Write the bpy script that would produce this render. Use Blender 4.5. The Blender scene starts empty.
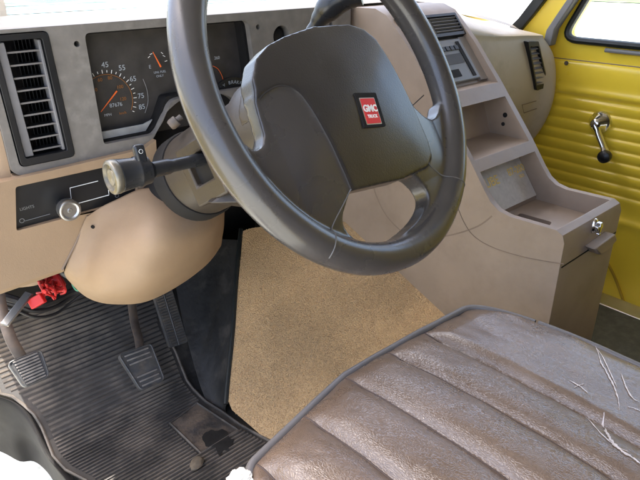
import bpy, bmesh, math, random
import numpy as np
from mathutils import Vector, Matrix, noise
from mathutils.geometry import tessellate_polygon
random.seed(7)
COL = bpy.context.scene.collection
SC = bpy.context.scene

# ------------------------------------------------------------------ camera
F = 586.0
RX = Vector((0.74737188, -0.66436649, -0.00724104))    # camera right in world axes
DN = Vector((-0.29058798, -0.31705411, -0.90279307))   # camera down
FW = Vector((0.59748966, 0.67682631, -0.43001424))     # viewing direction
def ray(u, v): return RX*((u-320)/F) + DN*((v-240)/F) + FW
def at(u, v, ax, val):
    "the point of the plane <ax>=val that is seen at (u, v) of the 640x480 photograph"
    r = ray(u, v); return r*(val/r['xyz'.index(ax)])
def atp(u, v, p0, n):
    r = ray(u, v); return r*(Vector(p0).dot(n)/r.dot(n))
def atd(u, v, d): return ray(u, v)*d
cam = bpy.data.objects.new('camera', bpy.data.cameras.new('camera')); COL.objects.link(cam)
cam.matrix_world = Matrix(((RX.x, -DN.x, -FW.x, 0), (RX.y, -DN.y, -FW.y, 0), (RX.z, -DN.z, -FW.z, 0), (0, 0, 0, 1)))
cam.data.sensor_width = 36; cam.data.lens = F/640*36; cam.data.clip_start = .02; cam.data.clip_end = 500
cam.data.dof.use_dof = False
SC.camera = cam

# ------------------------------------------------------------------ materials
def mat(name, col, rough=.5, metal=0., var=.12, vscale=9., bump=.1, bscale=400., bdist=.0006, spec=.5, dirt=None, dscale=6., dlo=.5, dhi=.7, rvar=.12, detail=6, coat=0):
    m = bpy.data.materials.new(name); m.use_nodes = True
    nt = m.node_tree; N = nt.nodes; L = nt.links; b = N['Principled BSDF']
    tc = N.new('ShaderNodeTexCoord')
    nz = N.new('ShaderNodeTexNoise'); nz.inputs['Scale'].default_value = vscale; nz.inputs['Detail'].default_value = detail
    L.new(tc.outputs['Object'], nz.inputs['Vector'])
    rp = N.new('ShaderNodeValToRGB'); L.new(nz.outputs['Fac'], rp.inputs['Fac'])
    rp.color_ramp.elements[0].position = .3; rp.color_ramp.elements[1].position = .7
    rp.color_ramp.elements[0].color = [c*(1-var) for c in col[:3]] + [1]
    rp.color_ramp.elements[1].color = [min(1, c*(1+var)) for c in col[:3]] + [1]
    out = rp.outputs['Color']
    if dirt:
        n2 = N.new('ShaderNodeTexNoise'); n2.inputs['Scale'].default_value = dscale; n2.inputs['Detail'].default_value = 10; n2.inputs['Roughness'].default_value = .65
        L.new(tc.outputs['Object'], n2.inputs['Vector'])
        r2 = N.new('ShaderNodeValToRGB'); r2.color_ramp.elements[0].position = dlo; r2.color_ramp.elements[1].position = dhi
        L.new(n2.outputs['Fac'], r2.inputs['Fac'])
        mx = N.new('ShaderNodeMix'); mx.data_type = 'RGBA'
        L.new(r2.outputs['Color'], mx.inputs[0]); L.new(out, mx.inputs[6]); mx.inputs[7].default_value = list(dirt)+[1]
        out = mx.outputs[2]
    L.new(out, b.inputs['Base Color'])
    mr = N.new('ShaderNodeMapRange'); mr.inputs[3].default_value = max(.02, rough-rvar); mr.inputs[4].default_value = min(1, rough+rvar)
    n3 = N.new('ShaderNodeTexNoise'); n3.inputs['Scale'].default_value = 23; n3.inputs['Detail'].default_value = 5
    L.new(tc.outputs['Object'], n3.inputs['Vector']); L.new(n3.outputs['Fac'], mr.inputs[0]); L.new(mr.outputs[0], b.inputs['Roughness'])
    b.inputs['Metallic'].default_value = metal
    b.inputs['Specular IOR Level'].default_value = spec
    b.inputs['Coat Weight'].default_value = coat; b.inputs['Coat Roughness'].default_value = .18
    if bump:
        nb = N.new('ShaderNodeTexNoise'); nb.inputs['Scale'].default_value = bscale; nb.inputs['Detail'].default_value = 3
        L.new(tc.outputs['Object'], nb.inputs['Vector'])
        bp = N.new('ShaderNodeBump'); bp.inputs['Strength'].default_value = bump; bp.inputs['Distance'].default_value = bdist
        L.new(nb.outputs['Fac'], bp.inputs['Height']); L.new(bp.outputs['Normal'], b.inputs['Normal'])
    return m
def emit_off(m): return m
M = {}
M['bezel'] = mat('grey_bezel_plastic', (.18, .165, .15), .48, var=.13, vscale=60, bump=.35, bscale=900, bdist=.0005, dirt=(.24, .225, .205), dscale=30, dlo=.55, dhi=.8)
M['bezel_line'] = mat('pale_trim', (.5, .48, .45), .4)
M['black'] = mat('black_plastic', (.012, .012, .013), .4, var=.3)
M['matt_black'] = mat('matt_black_plastic', (.013, .012, .012), .75, var=.3, spec=.25)
M['slat'] = mat('vent_slat_plastic', (.15, .14, .135), .5, var=.2)
M['blade'] = mat('vent_blade_plastic', (.17, .165, .17), .55, var=.2)
M['wheel'] = mat('grey_wheel_vinyl', (.05, .046, .044), .28, coat=.35, var=.12, vscale=14, bump=.16, bscale=520, bdist=.0005, rvar=.06)
M['pad'] = mat('dark_pad_vinyl', (.024, .022, .022), .33, coat=.35, var=.12, vscale=14, bump=.4, bscale=600, bdist=.0006, rvar=.06, dirt=(.08, .08, .08), dscale=14, dlo=.6, dhi=.85)
M['seam'] = mat('pale_seam', (.12, .115, .11), .5)
M['seam_dark'] = mat('dark_seam', (.022, .02, .02), .6)
M['tan'] = mat('tan_dash_plastic', (.30, .205, .125), .6, var=.05, vscale=12, bump=.35, bscale=700, bdist=.0006, dirt=(.25, .165, .098), dscale=9, dlo=.5, dhi=.9)
M['taupe'] = mat('taupe_console_plastic', (.29, .222, .17), .42, var=.07, vscale=14, bump=.25, bscale=700, bdist=.0005, dirt=(.215, .16, .12), dscale=10, dlo=.48, dhi=.8, rvar=.08)
M['taupe_seam'] = mat('taupe_seam', (.21, .155, .115), .6)
M['tray'] = mat('worn_tray_plastic', (.46, .43, .40), .55, var=.07, vscale=120, bump=.3, bscale=500, dirt=(.36, .32, .29), dscale=45, dlo=.52, dhi=.75)
M['shroud'] = mat('column_plastic', (.045, .035, .026), .45, var=.1, vscale=20, bump=.3, bscale=800, dirt=(.028, .022, .017), dscale=20, dlo=.5, dhi=.75)
M['stalk'] = mat('stalk_plastic', (.02, .021, .023), .28, var=.15, bump=.1)
M['chrome'] = mat('chrome', (.75, .75, .76), .14, metal=1, var=.08, bump=0, rvar=.08)
M['brushed'] = mat('dull_metal', (.5, .5, .5), .34, metal=1, var=.2, bump=.1)
M['dirty_metal'] = mat('dirty_steel', (.10, .08, .065), .6, metal=.1, var=.3, vscale=40, dirt=(.13, .09, .06), dscale=40)
M['rubber'] = mat('pedal_rubber', (.055, .056, .058), .45, var=.25, vscale=60, dirt=(.13, .11, .09), dscale=50, dlo=.5, dhi=.8)
M['pedal_rib'] = mat('worn_pedal_rib', (.17, .16, .15), .5, var=.3, vscale=60)
M['mat_rubber'] = mat('mat_rubber', (.036, .033, .031), .55, var=.3, vscale=14, bump=.3, bscale=300, dirt=(.13, .108, .09), dscale=9, dlo=.5, dhi=.78)
M['mat_rib'] = mat('mat_rib_rubber', (.07, .063, .057), .55, var=.3, vscale=14, bump=.3, bscale=300, dirt=(.21, .175, .14), dscale=7, dlo=.46, dhi=.68)
M['floor_black'] = mat('grimy_black_floor', (.018, .017, .016), .55, var=.4, vscale=20, bump=.5, bscale=60, bdist=.003, dirt=(.085, .075, .065), dscale=14, dlo=.52, dhi=.78)
M['yellow'] = mat('yellow_paint', (.92, .66, .05), .3, var=.04, bump=.08, bscale=120, dirt=(.5, .27, .03), dscale=16, dlo=.66, dhi=.86, rvar=.06, coat=.3)
M['grey_trim'] = mat('grey_trim', (.2, .195, .19), .6)
M['seal'] = mat('rubber_seal', (.012, .015, .015), .45)
M['grey_floor'] = mat('grey_floor_rubber', (.06, .064, .06), .6, var=.2, vscale=60, dirt=(.085, .088, .082), dscale=60)
M['alu'] = mat('aluminium_sill', (.6, .6, .57), .4, metal=.9, var=.15)
M['white_num'] = mat('white_print', (.85, .85, .83), .5, var=.02, bump=0)
M['blue_num'] = mat('pale_print', (.42, .46, .5), .5, var=.02, bump=0)
M['orange'] = mat('orange_print', (.85, .16, .03), .5, var=.02, bump=0)
M['amber_print'] = mat('amber_print', (.30, .12, .025), .5, var=.02, bump=0)
M['face'] = mat('gauge_face', (.045, .04, .037), .55, var=.25, vscale=40, bump=.1)
M['ledge'] = mat('cluster_ledge', (.3, .3, .3), .35, var=.2, vscale=50)
M['red'] = mat('red_enamel', (.62, .012, .02), .3, var=.05, bump=0)
M['red_conn'] = mat('red_connector', (.62, .03, .03), .4, var=.15)
M['green_wire'] = mat('green_wire', (.08, .35, .22), .5)
M['wire'] = mat('black_wire', (.02, .018, .018), .5)
M['red_wire'] = mat('red_wire', (.5, .02, .02), .5)
M['dashtop'] = mat('dash_top_vinyl', (.40, .365, .31), .6, var=.05, bump=.2)
M['radio'] = mat('radio_panel', (.17, .17, .17), .4, var=.1)
M['foam'] = mat('torn_foam', (.82, .8, .72), .9, var=.08, vscale=60, bump=.8, bscale=200, bdist=.003)
M['piping'] = mat('grey_piping', (.16, .15, .145), .35, var=.12)
M['headliner'] = mat('headliner', (.26, .23, .2), .9)
M['white_paint'] = mat('white_paint', (.7, .71, .7), .5, dirt=(.5, .52, .48), dscale=60)
M['crack'] = mat('torn_lining', (.75, .68, .64), .8, var=.1, vscale=100, bump=.4)
M['chalk'] = mat('chalk_marks', (.75, .55, .17), .8, var=.2, vscale=200)

def carpet_mat():
    m = mat('carpet', (.56, .38, .20), .95, var=.16, vscale=7, bump=0, dirt=(.31, .19, .09), dscale=4, dlo=.56, dhi=.9, spec=.15)
    nt = m.node_tree; N = nt.nodes; L = nt.links; b = N['Principled BSDF']
    tc = N['Texture Coordinate']
    v = N.new('ShaderNodeTexVoronoi'); v.inputs['Scale'].default_value = 330; L.new(tc.outputs['Object'], v.inputs['Vector'])
    n = N.new('ShaderNodeTexNoise'); n.inputs['Scale'].default_value = 120; n.inputs['Detail'].default_value = 6; L.new(tc.outputs['Object'], n.inputs['Vector'])
    ad = N.new('ShaderNodeMath'); ad.operation = 'SUBTRACT'; L.new(n.outputs['Fac'], ad.inputs[0]); L.new(v.outputs['Distance'], ad.inputs[1])
    bp = N.new('ShaderNodeBump'); bp.inputs['Strength'].default_value = .6; bp.inputs['Distance'].default_value = .0022
    L.new(ad.outputs[0], bp.inputs['Height']); L.new(bp.outputs['Normal'], b.inputs['Normal'])
    b.inputs['Sheen Weight'].default_value = .3
    return m
M['carpet'] = carpet_mat()

def leather_mat():
    m = mat('brown_vinyl', (.165, .114, .080), .28, coat=.6, var=.1, vscale=10, bump=0, dirt=(.205, .148, .108), dscale=7, dlo=.48, dhi=.8, rvar=.07)
    nt = m.node_tree; N = nt.nodes; L = nt.links; b = N['Principled BSDF']
    tc = N['Texture Coordinate']
    mp = N.new('ShaderNodeMapping'); mp.inputs['Scale'].default_value = (1, .55, 1); L.new(tc.outputs['Object'], mp.inputs['Vector'])
    wn = N.new('ShaderNodeTexNoise'); wn.inputs['Scale'].default_value = 60; L.new(mp.outputs[0], wn.inputs['Vector'])
    mx = N.new('ShaderNodeMix'); mx.data_type = 'VECTOR'; mx.inputs[0].default_value = .012
    L.new(mp.outputs[0], mx.inputs[4]); L.new(wn.outputs['Color'], mx.inputs[5])
    v = N.new('ShaderNodeTexVoronoi'); v.feature = 'DISTANCE_TO_EDGE'; v.inputs['Scale'].default_value = 430; L.new(mx.outputs[1], v.inputs['Vector'])
    mr = N.new('ShaderNodeMapRange'); mr.inputs[2].default_value = .22; L.new(v.outputs['Distance'], mr.inputs[0])
    n = N.new('ShaderNodeTexNoise'); n.inputs['Scale'].default_value = 45; n.inputs['Detail'].default_value = 6; L.new(tc.outputs['Object'], n.inputs['Vector'])
    ml = N.new('ShaderNodeMath'); ml.operation = 'MULTIPLY_ADD'; ml.inputs[1].default_value = .5; L.new(n.outputs['Fac'], ml.inputs[0]); L.new(mr.outputs[0], ml.inputs[2])
    bp = N.new('ShaderNodeBump'); sx = N.new('ShaderNodeSeparateXYZ'); L.new(tc.outputs['Object'], sx.inputs[0])
    fd = N.new('ShaderNodeMapRange'); fd.inputs[1].default_value = .575; fd.inputs[2].default_value = .60; fd.inputs[3].default_value = .26; fd.inputs[4].default_value = .16
    L.new(sx.outputs[0], fd.inputs[0]); bp = bp
    L.new(fd.outputs[0], bp.inputs['Strength']); bp.inputs['Distance'].default_value = .0009; L.new(bp.outputs['Normal'], b.inputs['Coat Normal'])
    L.new(ml.outputs[0], bp.inputs['Height']); L.new(bp.outputs['Normal'], b.inputs['Normal'])
    return m
M['leather'] = leather_mat()

def glass_mat(name, dust=.06, dcol=(.8, .82, .8)):
    m = bpy.data.materials.new(name); m.use_nodes = True; nt = m.node_tree; N = nt.nodes; L = nt.links
    N.remove(N['Principled BSDF']); o = N['Material Output']
    t = N.new('ShaderNodeBsdfTransparent'); t.inputs[0].default_value = (.93, .96, .95, 1)
    g = N.new('ShaderNodeBsdfGlossy'); g.inputs['Roughness'].default_value = .03
    d = N.new('ShaderNodeBsdfDiffuse'); d.inputs[0].default_value = list(dcol)+[1]
    fr = N.new('ShaderNodeFresnel'); fr.inputs[0].default_value = 1.16
    a = N.new('ShaderNodeMixShader'); L.new(fr.outputs[0], a.inputs[0]); L.new(t.outputs[0], a.inputs[1]); L.new(g.outputs[0], a.inputs[2])
    c = N.new('ShaderNodeMixShader')
    n = N.new('ShaderNodeTexNoise'); n.inputs['Scale'].default_value = 5; n.inputs['Detail'].default_value = 8
    mr = N.new('ShaderNodeMapRange'); mr.inputs[3].default_value = 0; mr.inputs[4].default_value = dust*2
    L.new(n.outputs[0], mr.inputs[0]); L.new(mr.outputs[0], c.inputs[0]); L.new(a.outputs[0], c.inputs[1]); L.new(d.outputs[0], c.inputs[2])
    L.new(c.outputs[0], o.inputs[0]); return m
M['glass'] = glass_mat('window_glass', .02)
M['lens'] = glass_mat('cluster_lens', .03, (.4, .4, .4))

# ------------------------------------------------------------------ object helpers
def setp(o, label=None, cat=None, group=None, kind=None):
    if label: o['label'] = label
    if cat: o['category'] = cat
    if group: o['group'] = group
    if kind: o['kind'] = kind
    return o
def thing(name, label, cat, loc=(0, 0, 0), group=None):
    o = bpy.data.objects.new(name, None); COL.objects.link(o); o.location = loc; o.empty_display_size = .05
    return setp(o, label, cat, group)
def drop(x): return .075*max(0, (x-1.12)/.45)**1.4
def link(name, bm, m, parent=None, smooth=True, bevel=0, seg=2, angle=35, mods=None, label=None, sub=0):
    me = bpy.data.meshes.new(name)
    if isinstance(bm, bpy.types.Mesh): me = bm
    else:
        bmesh.ops.recalc_face_normals(bm, faces=bm.faces); bm.to_mesh(me); bm.free()
    for p in me.polygons: p.use_smooth = smooth
    me.materials.clear()
    for k in (m if isinstance(m, (list, tuple)) else [m]): me.materials.append(k)
    o = bpy.data.objects.new(name, me); COL.objects.link(o)
    if parent:
        o.parent = parent
        wl = Vector((0, 0, 0)); p = parent
        while p: wl = wl + p.location; p = p.parent
        o.location = -wl
    if bevel:
        b = o.modifiers.new('bevel', 'BEVEL'); b.width = bevel; b.segments = seg; b.limit_method = 'ANGLE'; b.angle_limit = math.radians(angle)
    if sub:
        s = o.modifiers.new('sub', 'SUBSURF'); s.levels = sub; s.render_levels = sub
    if smooth and not sub and len(me.polygons) < 80000 and name not in ('rim', 'horn_pad', 'hub_back'):
        try: me.set_sharp_from_angle(angle=math.radians(42))
        except Exception: pass
    if label: o['label'] = label
    return o
def bx(bm, lo, hi, mi=0):
    lo = Vector(lo); hi = Vector(hi)
    v = [bm.verts.new((x, y, z)) for x in (lo.x, hi.x) for y in (lo.y, hi.y) for z in (lo.z, hi.z)]
    for f in ((0, 1, 3, 2), (4, 6, 7, 5), (0, 4, 5, 1), (2, 3, 7, 6), (0, 2, 6, 4), (1, 5, 7, 3)):
        bm.faces.new([v[i] for i in f]).material_index = mi
def obx(bm, c, ax, ay, az, hx, hy, hz):
    c = Vector(c); v = [bm.verts.new(c+ax*(hx*i)+ay*(hy*j)+az*(hz*k)) for i in (-1, 1) for j in (-1, 1) for k in (-1, 1)]
    for f in ((0, 1, 3, 2), (4, 6, 7, 5), (0, 4, 5, 1), (2, 3, 7, 6), (0, 2, 6, 4), (1, 5, 7, 3)): bm.faces.new([v[i] for i in f])
def crom(P, n=8, closed=False):
    "Catmull-Rom through the points"
    P = [Vector(p) for p in P]; out = []
    N_ = len(P)
    rng = range(N_ if closed else N_-1)
    for i in rng:
        if closed: a, b, c, d = P[(i-1) % N_], P[i], P[(i+1) % N_], P[(i+2) % N_]
        else: a, b, c, d = P[max(i-1, 0)], P[i], P[i+1], P[min(i+2, N_-1)]
        for k in range(n):
            t = k/n
            out.append(.5*((2*b)+(c-a)*t+(2*a-5*b+4*c-d)*t*t+(3*b-a-3*c+d)*t**3))
    if not closed: out.append(P[-1].copy())
    return out
def tube(bm, P, r, ns=10, cap=True, closed=False, flat=1.0, up=None):
    P = [Vector(p) for p in P]; n = len(P); R = r if isinstance(r, (list, tuple)) else [r]*n
    rings = []; prev = None
    for i, p in enumerate(P):
        if closed: t = P[(i+1) % n]-P[i-1]
        else: t = P[min(i+1, n-1)]-P[max(i-1, 0)]
        t.normalize()
        if prev is None:
            a = Vector(up) if up else (Vector((0, 0, 1)) if abs(t.z) < .9 else Vector((1, 0, 0)))
        else: a = prev
        a = (a-t*a.dot(t)).normalized(); prev = a; b = t.cross(a)
        rings.append([bm.verts.new(p+(a*math.cos(q)*flat+b*math.sin(q))*R[i]) for q in [2*math.pi*k/ns for k in range(ns)]])
    m = n if closed else n-1
    for i in range(m):
        A, B = rings[i], rings[(i+1) % n]
        for k in range(ns): bm.faces.new((A[k], A[(k+1) % ns], B[(k+1) % ns], B[k]))
    if cap and not closed: bm.faces.new(rings[0][::-1]); bm.faces.new(rings[-1])
def lathe(bm, org, axis, prof, ns=48, caps=True, sx=1, sy=1, ref=None):
    "prof = [(distance along axis, radius)]"
    ax = Vector(axis).normalized(); r = Vector(ref) if ref else (Vector((0, 0, 1)) if abs(ax.z) < .9 else Vector((1, 0, 0)))
    a = (r-ax*r.dot(ax)).normalized(); b = ax.cross(a); org = Vector(org); rings = []
    for h, q in prof: rings.append([bm.verts.new(org+ax*h+(a*math.cos(t)*sx+b*math.sin(t)*sy)*q) for t in [2*math.pi*k/ns for k in range(ns)]])
    for A, B in zip(rings, rings[1:]):
        for k in range(ns): bm.faces.new((A[k], A[(k+1) % ns], B[(k+1) % ns], B[k]))
    if caps:
        if prof[0][1] > 1e-5: bm.faces.new(rings[0][::-1])
        if prof[-1][1] > 1e-5: bm.faces.new(rings[-1])
    bmesh.ops.remove_doubles(bm, verts=bm.verts, dist=1e-6)
def rounded(loop, r, seg=4):
    "round the corners of a 2-D loop; r a number or a list"
    n = len(loop); out = []
    for i in range(n):
        p = Vector(loop[i]); a = Vector(loop[i-1]); b = Vector(loop[(i+1) % n])
        rr = r[i] if isinstance(r, (list, tuple)) else r
        da, db = (a-p), (b-p); k = min(rr, da.length*.45, db.length*.45)
        if k < 1e-6: out.append(p); continue
        A = p+da.normalized()*k; B = p+db.normalized()*k
        for j in range(seg+1):
            t = j/seg; out.append(A*(1-t)**2+p*2*t*(1-t)+B*t*t)
    return out
def plate(bm, loops, org, ux, uy, n, h0, h1, mi=0):
    "flat plate with holes: loops[0] outside, others holes, 2-D in (ux, uy); from height h0 to h1 along n"
    org = Vector(org); ux = Vector(ux); uy = Vector(uy); n = Vector(n)
    L3 = [[Vector((p[0], p[1], 0)) for p in l] for l in loops]
    tris = tessellate_polygon(L3); flat = [p for l in L3 for p in l]
    T = [bm.verts.new(org+ux*p.x+uy*p.y+n*h1) for p in flat]
    B = [bm.verts.new(org+ux*p.x+uy*p.y+n*h0) for p in flat]
    for t in tris:
        try: bm.faces.new([T[i] for i in t]).material_index = mi; bm.faces.new([B[i] for i in reversed(t)]).material_index = mi
        except ValueError: pass
    k = 0
    for l in L3:
        m = len(l)
        for i in range(m):
            a, b = k+i, k+(i+1) % m
            bm.faces.new((T[a], T[b], B[b], B[a])).material_index = mi
        k += m
X = Vector((1, 0, 0)); Y = Vector((0, 1, 0)); Z = Vector((0, 0, 1))
def prism_yz(bm, prof, x0, x1):
    plate(bm, [prof], (0, 0, 0), Y, Z, X, x0, x1)
def grid_surf(bm, rows, nu=6, nv=6, thick=0):
    "smooth surface through rows of control points"
    cr = [crom(r, nu) for r in rows]; cols = list(zip(*cr)); cols = [crom(c, nv) for c in cols]
    V = [[bm.verts.new(p) for p in c] for c in cols]
    for i in range(len(V)-1):
        for j in range(len(V[0])-1): bm.faces.new((V[i][j], V[i+1][j], V[i+1][j+1], V[i][j+1]))
    return V
def mesh_eval(o):
    dg = bpy.context.evaluated_depsgraph_get(); me = bpy.data.meshes.new_from_object(o.evaluated_get(dg)); return me
def boolean(bm, cutters):
    "bm minus every cutter bmesh, returns mesh data"
    me = bpy.data.meshes.new('tmp'); bmesh.ops.recalc_face_normals(bm, faces=bm.faces); bm.to_mesh(me); bm.free()
    o = bpy.data.objects.new('tmp', me); COL.objects.link(o); tmp = [o]
    for c in cutters:
        cm = bpy.data.meshes.new('cut'); bmesh.ops.recalc_face_normals(c, faces=c.faces); c.to_mesh(cm); c.free()
        co = bpy.data.objects.new('cut', cm); COL.objects.link(co); tmp.append(co)
        b = o.modifiers.new('b', 'BOOLEAN'); b.operation = 'DIFFERENCE'; b.object = co; b.solver = 'EXACT'
    res = mesh_eval(o)
    for t in tmp: bpy.data.objects.remove(t)
    return res
def blob(bm, voxel, iters, fac=.5):
    "merge the pieces of a bmesh into one smooth skin"
    me = bpy.data.meshes.new('tmp'); bmesh.ops.recalc_face_normals(bm, faces=bm.faces); bm.to_mesh(me); bm.free()
    o = bpy.data.objects.new('tmp', me); COL.objects.link(o)
    r = o.modifiers.new('r', 'REMESH'); r.mode = 'VOXEL'; r.voxel_size = voxel; r.use_smooth_shade = True
    s = o.modifiers.new('s', 'SMOOTH'); s.factor = fac; s.iterations = iters
    res = mesh_eval(o); bpy.data.objects.remove(o); return res
def text(s, size, org, ux, uy, n, m, parent, name='lettering', ext=.0002, align='CENTER', bold=0):
    cu = bpy.data.curves.new('t', 'FONT'); cu.body = s; cu.size = size; cu.align_x = align; cu.align_y = 'CENTER'; cu.extrude = ext; cu.offset = bold
    o = bpy.data.objects.new('t', cu); COL.objects.link(o)
    ux = Vector(ux).normalized(); uy = Vector(uy).normalized(); n = Vector(n).normalized()
    mt = Matrix(((ux.x, uy.x, n.x, org[0]), (ux.y, uy.y, n.y, org[1]), (ux.z, uy.z, n.z, org[2]), (0, 0, 0, 1)))
    me = mesh_eval(o); bpy.data.objects.remove(o); me.transform(mt)
    return link(name, me, m, parent, smooth=False)

# ------------------------------------------------------------------ ground and sky
bm = bmesh.new(); s = 200
for a, b in ((-s, -s), (s, -s), (s, s), (-s, s)): bm.verts.new((a, b, -1.5))
bm.faces.new(bm.verts[:])
setp(link('ground', bm, mat('pale_concrete', (.38, .39, .36), .9, var=.1, vscale=1.5, bump=.4, bscale=60, dirt=(.27, .29, .25), dscale=40, dlo=.5, dhi=.7)), kind='structure')

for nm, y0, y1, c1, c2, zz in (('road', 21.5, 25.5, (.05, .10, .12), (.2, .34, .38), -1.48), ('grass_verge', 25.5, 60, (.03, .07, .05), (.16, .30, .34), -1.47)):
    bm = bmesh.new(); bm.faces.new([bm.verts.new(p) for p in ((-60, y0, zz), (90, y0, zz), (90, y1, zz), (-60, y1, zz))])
    setp(link(nm, bm, mat('rough_'+nm, c1, .9, var=.4, vscale=.5, bump=.3, bscale=8, bdist=.05, dirt=c2, dscale=.35, dlo=.45, dhi=.6)), kind='structure')  # blue-cyan patches: tint of windscreen reflections painted into the ground colour
bm = bmesh.new(); bm.faces.new([bm.verts.new(p) for p in ((24, -40, -1.475), (60, -40, -1.475), (60, 21, -1.475), (24, 21, -1.475))]); setp(link('lawn', bm, mat('rough_lawn', (.07, .11, .04), .9, var=.4, vscale=.6, bump=.3, bscale=8, bdist=.05, dirt=(.3, .32, .25), dscale=.4)), kind='structure')
w = bpy.data.worlds.new('World'); SC.world = w; w.use_nodes = True
nt = w.node_tree; bg = nt.nodes['Background']; sky = nt.nodes.new('ShaderNodeTexSky'); sky.sky_type = 'NISHITA'; sky.sun_disc = False
SUN_DIR = Vector((-.06, .28, 1.25)).normalized()       # towards the sun
sky.sun_elevation = math.asin(SUN_DIR.z); sky.sun_rotation = math.atan2(SUN_DIR.x, SUN_DIR.y)
sky.dust_density = 5; sky.air_density = .8; sky.ozone_density = .3
nt.links.new(sky.outputs[0], bg.inputs[0]); bg.inputs[1].default_value = .15
sl = bpy.data.lights.new('sun', 'SUN'); sl.energy = 2.6; sl.angle = math.radians(.5); sl.color = (1, .95, .87)
so = bpy.data.objects.new('sun', sl); COL.objects.link(so); so.rotation_euler = SUN_DIR.to_track_quat('Z', 'Y').to_euler()
SC.view_settings.view_transform = 'Standard'; SC.view_settings.look = 'None'; SC.view_settings.gamma = 1; SC.view_settings.exposure = 2.7
try: SC.cycles.max_bounces = 10; SC.cycles.diffuse_bounces = 5; SC.cycles.use_denoising = True
except Exception: pass

# ------------------------------------------------------------------ van floor
FZ = -.88
FLOOR = [(-2.6, FZ), (.98, FZ), (1.03, FZ+.012), (1.30, FZ+.22), (1.36, FZ+.30)]     # (y, z)
def fz(y):
    for (a, b), (c, d) in zip(FLOOR, FLOOR[1:]):
        if y <= c: return b+(d-b)*(y-a)/(c-a)
    return FLOOR[-1][1]
def on_floor(u, v, lift=0.0):
    r = ray(u, v); s = .3
    while s < 3 and (r*s).z > fz((r*s).y)+lift: s += .001
    return r*s
bm = bmesh.new()
prof = [Vector((y, z)) for y, z in FLOOR]+[Vector((1.36, -1.1)), Vector((-2.6, -1.1))]
prism_yz(bm, prof, .19, 1.52)
setp(link('van_floor', bm, M['floor_black'], smooth=False), kind='structure')

# ------------------------------------------------------------------ van body
body = thing('van_body', 'yellow van body with its bare pillars, roof and glass around the cab', 'van', (.9, 1.3, FZ))
bm = bmesh.new(); bx(bm, (.12, 1.36, -1.1), (1.22, 1.40, -.10)); bx(bm, (1.22, 1.36, -1.1), (1.68, 1.40, -.19)); link('firewall', bm, M['floor_black'], body, smooth=False)
bm = bmesh.new(); bx(bm, (.04, -2.6, .52), (1.70, 1.07, .56)); link('roof', bm, M['headliner'], body, smooth=False)
bm = bmesh.new(); bx(bm, (1.64, -2.6, -1.1), (1.70, .06, .52)); link('side_panel', bm, M['yellow'], body, smooth=False)
bm = bmesh.new(); bx(bm, (.08, -2.6, -1.1), (1.70, -2.56, .52)); link('rear_panel', bm, M['headliner'], body, smooth=False)
bm = bmesh.new(); bx(bm, (.06, -2.56, -1.1), (.10, -.42, .52)); link('side_panel', bm, M['yellow'], body, smooth=False)
bm = bmesh.new(); bx(bm, (1.60, .915, -1.1), (1.66, 1.36, -.21)); link('cowl_side_panel', bm, M['yellow'], body, smooth=False)
# hood and cowl outside
bm = bmesh.new()
grid_surf(bm, [[(x, y, z-.10*abs(x-.9)**2) for x in (0, .3, .9, 1.5, 1.8)] for y, z in ((1.42, -.13), (1.7, -.17), (2.1, -.24), (2.35, -.33))], 4, 4)
link('hood', bm, mat('mottled_hood_paint', (.13, .17, .16), .5, var=.3, vscale=3, dirt=(.62, .62, .58), dscale=4, dlo=.45, dhi=.6), body)  # blue-grey base mottled with pale patches
# windscreen, curved
bm = bmesh.new(); rows = []
for t in (0, .33, .66, 1):
    rows.append([Vector((x, 1.34-.28*t-.30*abs((x-.9)/.7)**3.0*(1-.3*t), -.095-drop(x)*(1-t)+.62*t)) for x in (.18, .35, .6, .9, 1.2, 1.45, 1.56)])
grid_surf(bm, rows, 4, 4); link('windscreen', bm, M['glass'], body)
# right A pillar strips, sloping up to the rear
def slope_strip(pts_a, pts_b, x, th, m, name):
    bm = bmesh.new(); loop = [at(u, v, 'x', x) for u, v in pts_a]+[at(u, v, 'x', x) for u, v in reversed(pts_b)]
    plate(bm, [[Vector((p.y, p.z)) for p in loop]], (0, 0, 0), Y, Z, X, x, x+th)
    return link(name, bm, m, body, bevel=.003)
slope_strip([(497, 38), (509, 27), (518, 18), (538, -8), (600, -95)], [(512, 40), (522, 28), (533, 15), (548, -4), (612, -95)], 1.575, .03, M['seal'], 'windscreen_seal')
slope_strip([(510, 42), (521, 28), (532, 15), (547, -4), (611, -95)], [(545, 42), (549, 28), (558, 15), (571, -4), (634, -95)], 1.59, .05, M['yellow'], 'pillar')
slope_strip([(542, 46), (546, 30), (556, 15), (569, -4), (632, -95)], [(550, 46), (554, 30), (564, 15), (577, -4), (640, -95)], 1.583, .03, M['grey_trim'], 'pillar_trim')

# ------------------------------------------------------------------ passenger door
door = thing('passenger_door', 'yellow ribbed metal door with a chrome crank beyond the console', 'door', (1.62, .55, -.95))
DX = 1.62
win = [at(566, 26, 'x', DX), at(570, 38, 'x', DX), at(582, 41, 'x', DX), at(640, 47, 'x', DX)]
wl = [(.79, -.095), (.822, -.178), (.80, -.200), (.10, -.203), (.08, .42), (.50, .42)]
w2 = rounded([Vector(p) for p in [(.768, -.095+.02), (.826, -.199), (.08, -.204), (.08, .42), (.46, .42)]], [.0, .045, .05, .05, .05], 6)
outer = [Vector(p) for p in [(.905, -.99), (.93, -.30), (.88, -.20), (.50, .50), (.02, .50), (.02, -.99)]]
bm = bmesh.new(); plate(bm, [outer, w2], (0, 0, 0), Y, Z, X, DX+.012, DX+.045); link('door_shell', bm, M['yellow'], door, bevel=.004, seg=3)
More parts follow.
